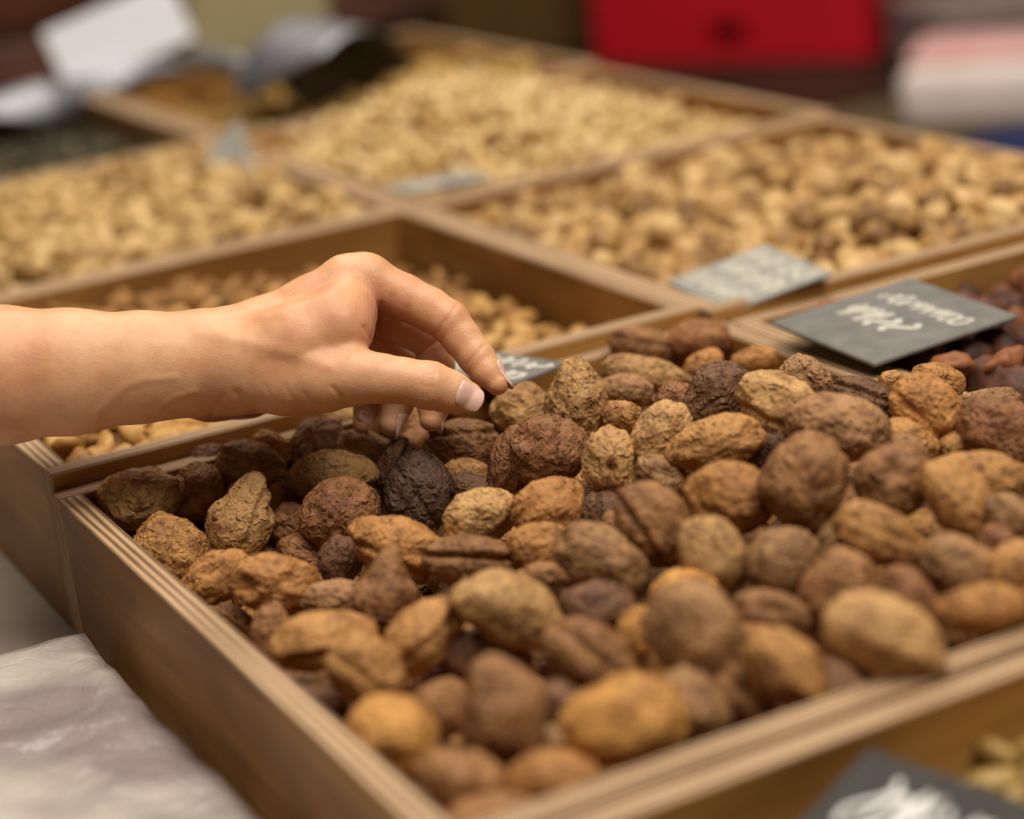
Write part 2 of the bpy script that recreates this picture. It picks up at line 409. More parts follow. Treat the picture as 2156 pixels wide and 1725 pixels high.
PALM = chain([(460, 752, 16, 94), (560, 712, 20, 84), (660, 653, 21, 70), (735, 601, 22, 62), (772, 586, 22, 54)]) \
    + chain([(480, 760, 28, 90), (600, 690, 36, 72), (700, 622, 42, 49)]) \
    + chain([(480, 775, 38, 84), (600, 725, 50, 66), (695, 672, 57, 44)]) \
    + chain([(470, 800, 44, 76), (580, 765, 60, 60), (670, 728, 70, 41)]) \
    + chain([(448, 832, 34, 54), (520, 812, 46, 66), (620, 785, 58, 56)]) \
    + chain([(520, 765, 5, 94), (630, 728, 2, 88), (705, 690, 3, 76), (730, 655, 9, 64)])
THUMB = chain([(520, 796, 4, 70), (600, 800, 0, 73), (680, 798, -4, 69), (745, 792, -6, 60), (800, 797, -7, 50), (850, 802, -7, 46), (905, 812, -6, 49), (950, 826, -4, 43), (984, 836, -2, 33)])
INDEX = chain([(770, 590, 22, 54), (850, 626, 22, 50), (905, 652, 20, 47), (944, 676, 18, 45), (972, 712, 17, 41), (1003, 752, 15, 39), (1026, 783, 13, 34), (1046, 808, 11, 25)])
MIDDLE = chain([(700, 626, 42, 49), (820, 672, 42, 47), (912, 716, 40, 43), (918, 770, 37, 41), (916, 812, 35, 38), (912, 856, 32, 34), (908, 884, 30, 26)])
RING = chain([(695, 672, 57, 44), (800, 722, 58, 43), (864, 768, 57, 41), (852, 812, 53, 38), (838, 850, 49, 35), (822, 892, 45, 27)])
PINKY = chain([(670, 728, 70, 41), (750, 758, 72, 37), (800, 792, 71, 34), (786, 832, 66, 31), (772, 864, 61, 29), (762, 893, 57, 22)])
def smin(a, b, k):
    h = np.clip(0.5 + 0.5 * (b - a) / k, 0, 1); return b + (a - b) * h - k * h * (1 - h)
def _grp(p, prims, k, lo, hi):
    d = None
    for a, b, r1, r2 in prims:
        r = max(r1, r2) + 13
        if np.any(np.maximum(a, b) + r < lo) or np.any(np.minimum(a, b) - r > hi): continue
        x = rc(p, a, b, r1, r2); d = x if d is None else smin(d, x, k)
    return d
def sm(a, b, k): return b if a is None else (a if b is None else smin(a, b, k))
def _sdf(p):
    lo, hi = p.min(0), p.max(0)
    body = sm(_grp(p, ARM, 6.0, lo, hi), _grp(p, PALM, 5.0, lo, hi), 7.0)
    tot = None
    for fg, k, kb in ((THUMB, 2.5, 4.5), (INDEX, 1.6, 3.0), (MIDDLE, 1.6, 3.0), (RING, 1.6, 3.0), (PINKY, 1.6, 3.0)):
        tot = sm(tot, sm(body, _grp(p, fg, k, lo, hi), kb), 0.5)
    return np.full(len(p), 20.0) if tot is None else tot
def sdf(p):
    sh = p.shape[:-1]; q = p.reshape(-1, 3)
    if len(q) <= 6000: return _sdf(q).reshape(sh)
    o = np.argsort(q[:, 0], kind='stable'); out = np.empty(len(q))
    for c in np.array_split(o, max(1, len(q) // 12000)):
        y = c[np.argsort(q[c, 1], kind='stable')]
        for e in np.array_split(y, 3): out[e] = _sdf(q[e])
    return out.reshape(sh)
def surface_nets(lo, hi, h):
    ax = [np.arange(lo[i], hi[i] + h, h) for i in range(3)]
    n = [len(a) for a in ax]; Fv = np.empty(n, np.float32)
    # coarse pass first, fine values only near the skin
    st = 4; cx = [a[::st] for a in ax]
    cg = np.stack(np.meshgrid(*cx, indexing='ij'), -1); cf = sdf(cg)
    near = np.abs(cf) < h * st * 1.9
    val = np.repeat(np.repeat(np.repeat(cf, st, 0), st, 1), st, 2)[:n[0], :n[1], :n[2]]
    up = np.repeat(np.repeat(np.repeat(near, st, 0), st, 1), st, 2)[:n[0], :n[1], :n[2]]
    Fv[...] = val
    idx = np.argwhere(up); pts = np.stack([ax[i][idx[:, i]] for i in range(3)], 1)
    out = np.concatenate([sdf(pts[i:i + 400000]) for i in range(0, len(pts), 400000)])
    Fv[idx[:, 0], idx[:, 1], idx[:, 2]] = out
    s = Fv < 0
    c = [s[i:n[0] - 1 + i, j:n[1] - 1 + j, k:n[2] - 1 + k] for i in (0, 1) for j in (0, 1) for k in (0, 1)]
    anyc = np.logical_or.reduce(c) & ~np.logical_and.reduce(c)
    cells = np.argwhere(anyc); vid = -np.ones([m - 1 for m in n], np.int64); vid[tuple(cells.T)] = np.arange(len(cells))
    acc = np.zeros((len(cells), 3)); cnt = np.zeros(len(cells))
    corners = [(i, j, k) for i in (0, 1) for j in (0, 1) for k in (0, 1)]
    for a_ in corners:
        for d_ in range(3):
            if a_[d_]: continue
            b_ = list(a_); b_[d_] = 1
            fa = Fv[tuple((cells + a_).T)]; fb = Fv[tuple((cells + b_).T)]
            x = (fa < 0) != (fb < 0); t = fa / np.where(x, fa - fb, 1)
            pt = np.array(a_)[None] + t[:, None] * (np.array(b_) - np.array(a_))[None]
            acc[x] += pt[x]; cnt[x] += 1
    V = (cells + acc / cnt[:, None]) * h + np.array([a[0] for a in ax])
    Q = []
    for d_ in range(3):
        e, g = (d_ + 1) % 3, (d_ + 2) % 3
        sl0 = [slice(None)] * 3; sl1 = [slice(None)] * 3; sl0[d_] = slice(0, n[d_] - 1); sl1[d_] = slice(1, n[d_])
        A_, B_ = s[tuple(sl0)], s[tuple(sl1)]
        x = np.argwhere(A_ != B_)
        x = x[(x[:, e] > 0) & (x[:, g] > 0) & (x[:, e] < n[e] - 1) & (x[:, g] < n[g] - 1)]
        fl = A_[tuple(x.T)]
        def cell(de, dg):
            y = x.copy(); y[:, e] += de; y[:, g] += dg; return vid[tuple(y.T)]
        q = np.stack([cell(-1, -1), cell(0, -1), cell(0, 0), cell(-1, 0)], 1)
        q[~fl] = q[~fl][:, ::-1]; Q.append(q)
    return V, np.concatenate(Q)
def grad(p, e=0.25):
    g = np.stack([sdf(p + np.eye(3)[i] * e) - sdf(p - np.eye(3)[i] * e) for i in range(3)], -1)
    return g / np.maximum(np.linalg.norm(g, axis=-1, keepdims=True), 1e-9)
_lo = C(-1130, 1010, -60)[[0, 1]]; 
HV, HQ = surface_nets(np.array([C(-1170, 0, 0)[0], C(0, 1030, 0)[1], -(D0 * 1000 + 100)]), np.array([C(1110, 0, 0)[0], C(0, 500, 0)[1], -(D0 * 1000 - 48)]), 1.25)
for _ in range(1):
    g = grad(HV); HV = HV - g * sdf(HV)[:, None] * 0.9
# one smooth subdivision for fine creases on the visible hand
def seg_dist(p, poly):
    d = np.full(len(p), 1e9)
    for a, b in zip(poly[:-1], poly[1:]):
        ba = b - a; h = np.clip(((p - a) @ ba) / (ba @ ba + 1e-9), 0, 1); d = np.minimum(d, np.linalg.norm(p - a - h[:, None] * ba, axis=1))
    return d
hm = bpy.data.meshes.new('arm'); hm.from_pydata(HV.tolist(), [], HQ.tolist()); hm.update()
ho = bpy.data.objects.new('tmp', hm); COL.objects.link(ho)
sd = ho.modifiers.new('s', 'SUBSURF'); sd.levels = 1; sd.render_levels = 1
dg = bpy.context.evaluated_depsgraph_get(); em = bpy.data.meshes.new_from_object(ho.evaluated_get(dg))
bpy.data.objects.remove(ho)
nv = len(em.vertices); SV = np.empty(nv * 3); em.vertices.foreach_get('co', SV); SV = SV.reshape(-1, 3)
NV = np.empty(nv * 3, np.float32); em.vertex_normals.foreach_get('vector', NV); NV = NV.reshape(-1, 3).astype(float)
SV = SV - NV * sdf(SV)[:, None] * 0.9
uv = np.stack([PP[0] + F * SV[:, 0] / -SV[:, 2], PP[1] - F * SV[:, 1] / -SV[:, 2]], 1); dep = -SV[:, 2] - D0 * 1000
disp = np.zeros(nv)
def crease(pts, amp, wpx, dmin=-60, dmax=120, face=0.05):       # amp mm (negative = groove)
    d = seg_dist(uv, [np.array(p, float) for p in pts]); ok = (dep > dmin) & (dep < dmax) & (NV[:, 2] > face)
    return amp * np.exp(-(d / wpx) ** 2) * ok
# finger joint creases
disp += crease([(962, 642), (945, 668), (915, 706)], -0.30, 5, 5, 32)
disp += crease([(1020, 727), (1003, 745), (982, 768)], -0.28, 5, 0, 32)
disp += crease([(859, 648), (856, 660), (851, 680)], -0.35, 7, 5, 40)
disp += crease([(826, 625), (822, 645), (815, 668)], -0.4, 7, 0, 40)
disp += crease([(803, 640), (797, 670), (790, 705)], -0.6, 5, 0, 40)
disp += crease([(930, 712), (905, 728), (880, 742)], -0.7, 5, 20, 60)
# thumb knuckle wrinkles
for pts, a in (([(908, 775), (902, 800), (898, 838)], -0.30), ([(918, 778), (914, 805), (909, 830)], -0.22), ([(890, 775), (886, 800), (885, 836)], -0.22),
               ([(900, 790), (925, 786)], -0.15), ([(888, 812), (915, 815)], -0.15), ([(930, 790), (934, 815)], -0.12)):
    disp += crease(pts, a, 3.2, -60, 20)
# web and palm-base folds
disp += crease([(788, 725), (776, 705), (768, 690)], -0.6, 6, -20, 40)
disp += crease([(700, 815), (722, 842), (735, 858)], -0.4, 5, -40, 20)
disp += crease([(640, 828), (655, 850), (668, 870)], -0.22, 5, -40, 20)
disp += crease([(600, 815), (618, 842), (628, 866)], -0.2, 5, -40, 20)
disp += crease([(560, 815), (575, 845), (590, 866)], -0.15, 5, -40, 20)
disp += crease([(500, 828), (520, 856), (545, 872)], -0.9, 8, -40, 40)
disp += crease([(470, 835), (452, 860), (442, 884)], -0.5, 7, -40, 40)
# tendons, veins, knuckle
disp += crease([(420, 700), (500, 715), (600, 742), (690, 768)], 0.5, 16, -60, 40)
disp += crease([(470, 650), (560, 668), (660, 640), (735, 590)], 0.5, 14, -60, 40)
disp += crease([(205, 870), (235, 842), (262, 815), (300, 800), (370, 795)], 0.35, 10, -60, 40)
disp += crease([(335, 862), (365, 838), (410, 825)], 0.35, 8, -60, 40)
disp += 0.6 * np.exp(-(((uv[:, 0] - 440) / 55) ** 2 + ((uv[:, 1] - 668) / 30) ** 2)) * (dep < 60)
# fine knuckle lines over the index knuckle
kn = np.exp(-(((uv[:, 0] - 772) / 45) ** 2 + ((uv[:, 1] - 600) / 75) ** 2)) * (dep < 35)
disp += 0.035 * kn * np.sin(uv[:, 0] * 0.75 + 2.0 * pnoise(np.c_[uv * 0.03, dep * 0]))
disp += 0.12 * pnoise(SV * 0.12) + 0.05 * pnoise(SV * 0.35)
SV = SV + NV * disp[:, None]
def skin_mat():
    k = NT('skin'); v = k.coord((1, 1, 1))
    n1 = k.noise(v, 26, 3, 0.55); n2 = k.noise(v, 140, 4, 0.6); n3 = k.noise(v, 1100, 3, 0.6)
    c = k.ramp(n1, [(0.35, lin(222, 172, 128)), (0.55, lin(214, 158, 114)), (0.7, lin(200, 138, 102))])
    c = k.mix(k.ramp(n2, [(0.45, (0, 0, 0)), (0.75, (0.35,) * 3)]), c, lin(196, 124, 92))
    vo = k.n('ShaderNodeTexVoronoi'); vo.feature = 'DISTANCE_TO_EDGE'; vo.inputs['Scale'].default_value = 900
    wv = k.n('ShaderNodeVectorMath', operation='ADD'); k.l(v, wv.inputs[0])
    k.l(v, vo.inputs['Vector'])
    nb = k.bump(n3, 0.25, 0.0004); nb = k.bump(vo.outputs['Distance'], 0.25, 0.0003, nb); nb = k.bump(n2, 0.25, 0.0006, nb)
    k.b.inputs['Subsurface Weight'].default_value = 0.22
    k.b.inputs['Subsurface Radius'].default_value = (1.0, 0.35, 0.18)
    k.b.inputs['Subsurface Scale'].default_value = 0.0035
    return k.done(c, 0.46, 0.4, nb)
M_SKIN = skin_mat()
RT = np.array(RC)
SW = (SV / 1000) @ RT.T + CAM
Q2 = np.empty(len(em.polygons) * 4, np.int64); em.polygons.foreach_get('vertices', Q2); Q2 = Q2.reshape(-1, 4)
arm_c = (C(480, 772, 20) / 1000) @ RT.T + CAM
person = empty('person', arm_c, 'bare forearm and hand reaching thumb and finger down over the apricots', 'person')
arm = mesh_obj('arm', SW - arm_c, Q2, M_SKIN, person, smooth=True)
bpy.data.meshes.remove(em)
k = NT('fingernail'); n1 = k.noise(k.coord((1, 1, 1)), 180, 3)
k.b.inputs['Coat Weight'].default_value = 0.5; k.b.inputs['Coat Roughness'].default_value = 0.08
M_NAIL = k.done(k.ramp(n1, [(0.3, lin(226, 178, 158)), (0.7, lin(234, 192, 174))]), 0.22, 0.5)
def nail(c, nrm, ax, hl, hw, R, over=1.4):
    c = C(*c); nrm = np.array(nrm, float); nrm /= np.linalg.norm(nrm)
    ax = np.array(ax, float); ax -= nrm * (ax @ nrm); ax /= np.linalg.norm(ax); sd_ = np.cross(nrm, ax)
    N = 17; Fs = []; tt = np.linspace(-1, 1, N)
    a, b = [g_.ravel() for g_ in np.meshgrid(tt, tt, indexing='ij')]
    x = a * np.sqrt(1 - 0.30 * b * b); y = b * np.sqrt(1 - 0.20 * a * a) * np.sqrt(1 - 0.40 * np.clip(a, 0, 1) ** 4)
    p = c + ax * (x * hl)[:, None] + sd_ * (y * hw)[:, None] + nrm * 14.0
    for _ in range(30):
        dd = sdf(p); go = (dd > 0.02) & ((p - c) @ nrm > -hw * 1.2)
        p = p - nrm * np.where(go, dd, 0)[:, None]
    V = np.stack([x, y, (p - c) @ nrm], 1)
    V = np.array(V); h0 = V[(np.abs(V[:, 0]) < 0.35) & (np.abs(V[:, 1]) < 0.35), 2].mean()
    lim = h0 - (V[:, 1] * hw) ** 2 / (2 * R) - over * np.clip(V[:, 0], 0, 1) ** 2 - 0.25
    h = np.where(V[:, 0] > -0.2, np.maximum(V[:, 2], lim), V[:, 2]) + 0.30
    edge = np.maximum(np.abs(V[:, 1]), -V[:, 0]); h -= 0.42 * sstep(0.8, 1.05, edge)
    pts = np.array([c + ax * V[i, 0] * hl + sd_ * V[i, 1] * hw + nrm * h[i] for i in range(len(V))])
    for i in range(N - 1):
        for j in range(N - 1): Fs.append((i * N + j, (i + 1) * N + j, (i + 1) * N + j + 1, i * N + j + 1))
    Wp = (pts / 1000) @ RT.T + CAM - arm_c
    o = mesh_obj('fingernail', Wp, Fs, M_NAIL, arm, smooth=True)
    so = o.modifiers.new('t', 'SOLIDIFY'); so.thickness = 0.0005; so.offset = -1
    return o
# normals in the camera frame: x right, y up, z towards the camera
nail((990, 836, -8), (0.16, 0.20, 0.95), (0.93, -0.36, -0.1), 5.5, 5.3, 6.4, 1.2)
nail((1052, 796, 12), (0.80, 0.55, -0.22), (0.54, -0.84, 0.05), 6.6, 4.2, 6.0, 0.5)
nail((926, 882, 33), (0.93, -0.05, -0.28), (-0.05, -1.0, 0.2), 6.2, 4.4, 5.4, 0.8)
nail((834, 896, 45), (0.84, -0.25, -0.10), (-0.45, -0.88, 0.15), 5.6, 4.2, 5.2, 0.8)
nail((772, 894, 57), (0.84, -0.30, -0.35), (-0.40, -0.90, 0.15), 4.6, 3.5, 4.4, 0.8)


# ------------------------------------------------------------------ dried apricots, one by one
PAL = {'g': (180, 130, 73), 't': (180, 137, 84), 'b': (152, 107, 64), 'd': (112, 78, 51), 'r': (144, 97, 59), 'o': (176, 123, 66),
       'k': (156, 116, 73), 'm': (166, 122, 80), 'y': (200, 144, 74), 'p': (194, 150, 94), 'v': (122, 84, 57), 'x': (88, 63, 47)}
# u, v, long half-width, short half-width (px), tilt (deg), colour, features, height offset (mm), label
# features: c = suture groove(offset, depth, turn deg)  p = pointed end(amount, at deg)  d = dimple(x, y, depth, width)  f = flatness towards viewer
A = [  # several fruits under the arm are coloured lighter to offset its shadow
(293,1049,78,63,8,'p',{'d':(-.5,.1,.10,.35)},0,'mottled golden apricot in the tray corner below the forearm'),
(417,1036,62,56,60,'g',{'c':(.15,.10,70)},0,'brown apricot with golden top, beside the mottled corner one'),
(530,982,72,48,-15,'t',{'c':(.25,.16,0),'d':(.3,.2,.15,.3)},2,'brown apricot with a pale folded ridge near the far wall'),
(440,968,46,32,10,'v',{},-4,'blurred dark apricot peeking out beside the far wall'),
(574,944,46,32,-25,'y',{},4,'bright orange apricot right behind the folded ridge one'),
(358,1158,76,68,-40,'g',{'d':(.1,.5,.08,.4)},-2,'dark speckled apricot wedged against the plywood side rim'),
(509,1097,84,66,62,'t',{'p':(.30,12),'c':(-.35,.12,8),'f':.85},2,'teardrop apricot with ridges rising to a stem tip'),
(598,1050,38,36,0,'g',{},-6,'small golden apricot hiding behind the ridged teardrop tip'),
(614,1107,48,46,30,'r',{},-6,'rusty apricot between the ridged teardrop and a dark red one'),
(642,1168,58,38,-28,'r',{},-9,'rusty half-hidden apricot below the dark red one with a scar'),
(460,1217,80,50,26,'o',{'d':(-.1,.3,.10,.3)},0,'orange wrinkled oval apricot touching the plywood side rim'),
(578,1229,94,62,-8,'o',{'c':(-.1,.10,60),'d':(-.6,-.2,.16,.3)},3,'big crinkled apricot, purple at one end and amber at the other'),
(483,1050,32,9,75,'k',{},0,'thin pale shrivelled sliver standing beside the ridged teardrop'),
(494,1317,56,36,-38,'b',{'c':(.0,.18,0),'c2':(.4,.12,10)},-12,'sunken olive brown apricot with deep folds by the side rim'),
(664,936,66,46,40,'m',{'c':(.1,.22,60),'p':(.15,80)},4,'grey brown saddle-shaped apricot near the far wall'),
(766,946,62,38,-12,'p',{},2,'tan pinkish apricot under the smallest fingertips'),
(697,1004,88,54,2,'t',{'p':(.12,0),'d':(.2,.35,.08,.4)},2,'long greyish golden apricot in front of the saddle-shaped one'),
(722,1081,82,73,18,'r',{'d':(.45,.55,.16,.22)},4,'dark red brown apricot with a stem scar on top'),
(832,980,58,36,62,'d',{'c':(-.1,.30,0)},0,'folded dark crescent apricot below the ring fingertip'),
(880,1037,80,69,82,'x',{'c':(.1,.08,50)},4,'blackish purple leathery apricot, darkest of the heap'),
(975,938,80,54,4,'b',{'c':(.45,.20,0),'f':.9},0,'large dark apricot with a golden lip under the thumb'),
(983,1004,50,38,-5,'g',{},-5,'smooth golden dome behind the black striped apricot'),
(994,1033,52,36,-15,'d',{},-5,'black striped wrinkled apricot behind the bright golden one'),
(1008,1087,78,54,18,'p',{'d':(.0,-.1,.10,.35)},3,'bright golden crinkled apricot beside the blackish leathery one'),
(838,1156,100,66,-18,'o',{'c':(-.35,.12,-10),'p':(.08,170)},2,'large amber apricot with a glassy nub on its upper end'),
(717,1180,50,44,68,'v',{},-3,'small purple brown apricot below the scarred red one'),
(988,1182,90,56,-4,'b',{'c':(.15,.26,2)},2,'brown apricot with a sunken lengthwise fold, in the middle'),
(697,1260,68,38,8,'m',{},-3,'pale mauve mottled apricot behind the thick rolled one'),
(808,1256,84,60,66,'b',{'p':(.35,20),'c':(.45,.10,0)},5,'upright teardrop apricot with a bright bent tip'),
(1097,862,60,52,10,'t',{'d':(.1,.1,.06,.3)},2,'pale spotted apricot just past the index fingertip'),
(1155,953,79,77,20,'r',{'d':(-.35,.55,.22,.28),'c':(-.3,.1,70)},6,'round brown apricot with a puckered stem end'),
(1076,980,84,46,76,'r',{},0,'rust red apricot pressed behind the puckered round one'),
(1214,850,90,64,86,'t',{'c':(.35,.14,-8),'p':(.10,10)},7,'tall tan apricot standing upright with a groove'),
(1309,878,44,36,-10,'g',{},-2,'golden apricot half hidden behind the tall tan one'),
(1283,974,75,54,96,'t',{'d':(-.15,.0,.22,.18)},3,'olive tan apricot with a star-shaped pucker'),
(1390,920,78,54,58,'p',{'d':(.0,-.4,.05,.3)},5,'bright tan finely wrinkled apricot beside the star-puckered one'),
(1506,937,100,56,15,'g',{'p':(.12,178),'d':(.75,.1,.16,.3)},5,'long golden apricot with a red split end'),
(1153,1071,78,60,20,'o',{},3,'orange brown pebbled apricot below the puckered round one'),
(1393,1003,58,40,-28,'k',{'d':(.1,.2,.14,.3)},-1,'rough olive apricot tucked below the red split one'),
(1378,1104,94,74,-56,'b',{'c':(-.42,.22,0)},9,'smooth brown apricot with one side folded like a lip'),
(1262,1082,52,42,40,'d',{'c':(.0,.3,60)},-10,'hollow dark apricot in the gap below the star-puckered one'),
(1300,1105,34,30,0,'r',{},-6,'reddish apricot edge behind the lip-folded one'),
(1136,1155,68,53,10,'o',{'d':(.3,.4,.10,.3)},0,'amber apricot with a wrinkled cap beside the grey smooth one'),
(1268,1178,98,66,-26,'k',{},5,'smooth grey brown apricot with a pale top, mid heap'),
(1150,1227,62,40,-10,'b',{},-6,'shaded brown apricot behind the big pale egg-shaped one'),
(1071,1282,116,74,-20,'p',{'d':(.5,-.4,.06,.4)},8,'big pale egg-shaped smooth apricot in the front'),
(1257,1278,82,52,0,'d',{'d':(.0,.1,.10,.35)},-3,'dark brown dented apricot behind the deeply grooved one'),
(1339,1332,54,40,68,'y',{},-3,'narrow orange apricot beside the big grey one'),
(1245,1384,104,70,-36,'b',{'c':(.12,.20,2),'p':(.10,-5)},6,'brown apricot with one deep straight groove like a coffee bean'),
(1023,1384,98,54,-5,'v',{},-6,'dark maroon apricot in the shade of the pale egg-shaped one'),
(885,1346,102,64,43,'g',{'p':(.15,180),'c':(-.2,.12,0)},2,'golden brown pointed apricot leaning beside the upright teardrop'),
(1061,1502,112,88,98,'b',{'p':(.16,10),'d':(-.3,.0,-.06,.4)},9,'heart-shaped brown apricot with a chalky white patch'),
(930,1492,68,62,20,'b',{'d':(.4,.1,.12,.3)},-2,'brown apricot squeezed behind the white-patched heart'),
(828,1554,98,88,-30,'y',{'d':(.2,-.55,.14,.35)},4,'bright orange round apricot near the side rim in front'),
(770,1412,92,70,-42,'g',{'c':(-.2,.14,8),'f':.9},3,'golden brown boxy apricot above the bright orange round one'),
(680,1350,110,62,11,'g',{'c':(-.38,.30,3)},4,'thick rolled golden apricot folded like a sausage'),
(568,1336,66,38,86,'b',{},-3,'narrow upright apricot between the rim and the rolled one'),
(672,1484,60,48,20,'v',{},-12,'dark maroon apricot low against the side rim'),
(976,1650,102,72,-20,'b',{'c':(-.2,.12,10)},0,'brown tan apricot at the front corner of the tray'),
(1164,1645,98,66,6,'o',{},-2,'smooth orange apricot against the front rim'),
(1010,1738,62,46,5,'o',{},-2,'orange apricot tip at the bottom corner of the tray'),
(1317,1524,130,94,8,'y',{'d':(.25,.35,.08,.25),'d2':(-.05,.0,.07,.2),'f':.8},6,'big bright yellow blocky apricot with brown spots'),
(1187,1482,66,50,-25,'v',{},-4,'dark pinkish apricot behind the yellow blocky one'),
(1167,1560,44,38,0,'k',{},-12,'grey shaded apricot in the gap beside the yellow blocky one'),
(1458,1490,90,66,-56,'k',{},0,'smooth taupe oval apricot leaning on the front rim'),
(1568,1466,78,52,-46,'b',{'c':(.1,.30,4)},-2,'cleft two-lobed apricot at the front rim'),
(1468,1330,112,96,-52,'k',{'d':(-.2,.3,.06,.4)},11,'big grey brown rounded apricot, largest of the front'),
(1440,1252,76,52,8,'y',{},-2,'orange apricot peeking over the big grey one'),
(1499,1168,86,68,-60,'t',{'d':(-.15,.15,.12,.45)},4,'tan apricot with a raised rim around a wrinkled cap'),
(1647,1184,84,70,20,'k',{},0,'taupe mottled apricot between the capped one and the nubbed one'),
(1738,1138,46,24,70,'k',{},-6,'grey green apricot edge behind the mottled taupe one'),
(1624,1294,82,52,-14,'b',{'d':(-.1,.1,.12,.35)},0,'gold and chocolate dented oval apricot'),
(1656,1412,102,76,-46,'g',{'c':(.05,-.10,0),'p':(.12,-5)},5,'golden brown ridged apricot with a purple flank'),
(1584,1350,44,38,0,'o',{},-6,'orange apricot edge between the big grey and the ridged one'),
(1765,1240,90,74,48,'b',{'d':(-.1,.1,.12,.4)},-2,'half golden half chocolate apricot behind the pale pointed one'),
(1855,1336,122,84,-18,'p',{'p':(.14,-12),'c':(-.15,-.06,-8)},14,'big pale tan pointed apricot perched on the front rim'),
(1918,1260,78,46,-60,'r',{},0,'reddish elongated apricot behind the pale pointed one'),
(2064,1282,98,52,8,'o',{'p':(.06,175)},6,'orange tan oval apricot lying above the front rim'),
(2136,1200,64,52,60,'g',{},2,'golden apricot at the edge above the orange tan oval'),
(2019,1194,82,64,-30,'k',{'d':(.0,.2,.10,.4)},0,'drab olive crumpled apricot, squarish'),
(2110,1160,64,42,-60,'r',{},-3,'red brown pointed apricot beside the crumpled olive one'),
(2126,1090,66,46,-25,'k',{},2,'olive gold rough apricot beside the tapered one'),
(2022,1058,100,64,-50,'g',{'p':(.16,-3)},6,'golden tapered apricot leaning downhill'),
(2078,1003,98,50,-10,'g',{'p':(.10,175)},3,'long slim golden apricot behind the tapered one'),
(2108,908,88,70,-25,'r',{'d':(.3,-.1,.10,.25)},6,'red brown cracked apricot at the far side of the heap'),
(2019,940,48,32,20,'g',{},-2,'golden apricot below the red cracked one'),
(1881,1014,79,77,10,'b',{'d':(.05,.25,.18,.25)},8,'round brown apricot with a deep navel'),
(1905,950,46,36,-20,'m',{},2,'salmon pebbled apricot peeking over the navel one'),
(1916,932,60,42,-35,'g',{},-2,'olive gold apricot behind the salmon pebbled one'),
(1951,868,80,70,-60,'o',{'c':(-.2,.08,20)},6,'orange brown grooved apricot on the far crest'),
(1972,808,58,42,-10,'o',{},2,'blurred orange apricot behind the far crest'),
(1878,808,30,27,0,'g',{},0,'little golden apricot by the price card spike'),
(1816,842,68,46,-20,'d',{'c':(.3,.16,0)},2,'dark creased apricot beside the little golden one'),
(1759,900,102,70,-12,'m',{'d':(.1,-.1,.05,.3)},10,'mauve tan crinkled apricot on top of the heap'),
(1641,851,88,64,-25,'p',{'c':(-.55,.16,0),'f':.7},9,'bright golden disc-shaped apricot on the crest'),
(1506,832,80,58,56,'d',{'d':(-.3,.2,.12,.4)},7,'dark brown upright apricot on the crest beside the golden disc'),
(1697,800,58,48,-40,'m',{'d':(-.2,.1,.10,.3)},2,'mauve and orange apricot behind the golden disc'),
(1695,1014,100,86,68,'b',{'p':(.16,104)},12,'large plump brown apricot in the centre of the heap'),
(1537,1050,92,74,-15,'o',{},5,'orange pebbled apricot beside the large plump brown one'),
(1616,950,54,52,40,'d',{},-6,'dark crumpled apricot in the hollow below the golden disc'),
(1851,1127,102,60,-25,'g',{'c':(.2,.10,0),'c2':(-.3,.08,5),'p':(.20,-8)},6,'golden ribbed apricot with a stubby nub end'),
(1537,878,26,20,0,'d',{},-6,'tiny dark apricot bit between crest apricots'),
(1348,728,66,42,-10,'b',{'c':(.2,.15,0)},2,'blurred brown apricot near the far rim by the card'),
(1470,716,68,44,8,'r',{},3,'blurred rusty apricot in the far tray corner'),
(1360,788,90,38,-12,'t',{},0,'blurred long tan apricot behind the tall upright one'),
(1320,824,56,34,-5,'m',{},-2,'blurred pinkish apricot beside the tall upright one'),
(1424,846,44,40,20,'r',{},-2,'red brown blurred apricot beside the dark crest one'),
(1480,772,48,30,30,'o',{},-2,'blurred orange apricot behind the dark crest one'),
(1590,760,50,30,15,'o',{},-2,'blurred amber apricot against the far side wall'),
(2080,846,66,28,5,'k',{},0,'blurred grey brown apricot behind the red cracked one'),
(855,900,46,42,0,'b',{},-4,'dark apricot in shade behind the ring finger'),
(870,930,38,24,30,'r',{},-8,'reddish apricot in shade below the middle fingertip'),
(1000,872,52,30,-15,'o',{},-4,'orange apricot edge showing under the thumb tip'),
(720,884,44,24,0,'t',{},-2,'blurred tan apricot by the far wall below the palm'),
(1042,862,40,36,0,'v',{},-8,'dark shaded apricot between thumb and index fingertips'),
]
def heap(x, y):
    return -0.010 + 0.030 * gs(x, .435, .105) * gs(y, .665, .135) + 0.006 * gs(x, .40, .12) * gs(y, .52, .06)
N = len(A); AP = np.zeros((N, 3)); T0 = np.zeros(N); RR = np.zeros((N, 3)); RY = np.zeros((N, 3))
for i, (u, v, a_, b_, ang, col, ft, dz, lab) in enumerate(A):
    z = 0.0
    for _ in range(12):
        p = P(u, v, z); z = 0.6 * z + 0.4 * (heap(min(max(p[0], .2), .51), min(max(p[1], .48), .83)) + dz * 0.001)
    p = P(u, v, z); RY[i] = ray(u, v); T0[i] = (p - CAM) @ RC[:, 2] * -1
    s = T0[i] / F
    RR[i] = (a_ * s, b_ * s, min(a_, b_) * s * (0.9 if a_ < 1.35 * b_ else 1.05) * ft.get('f', 1.0))
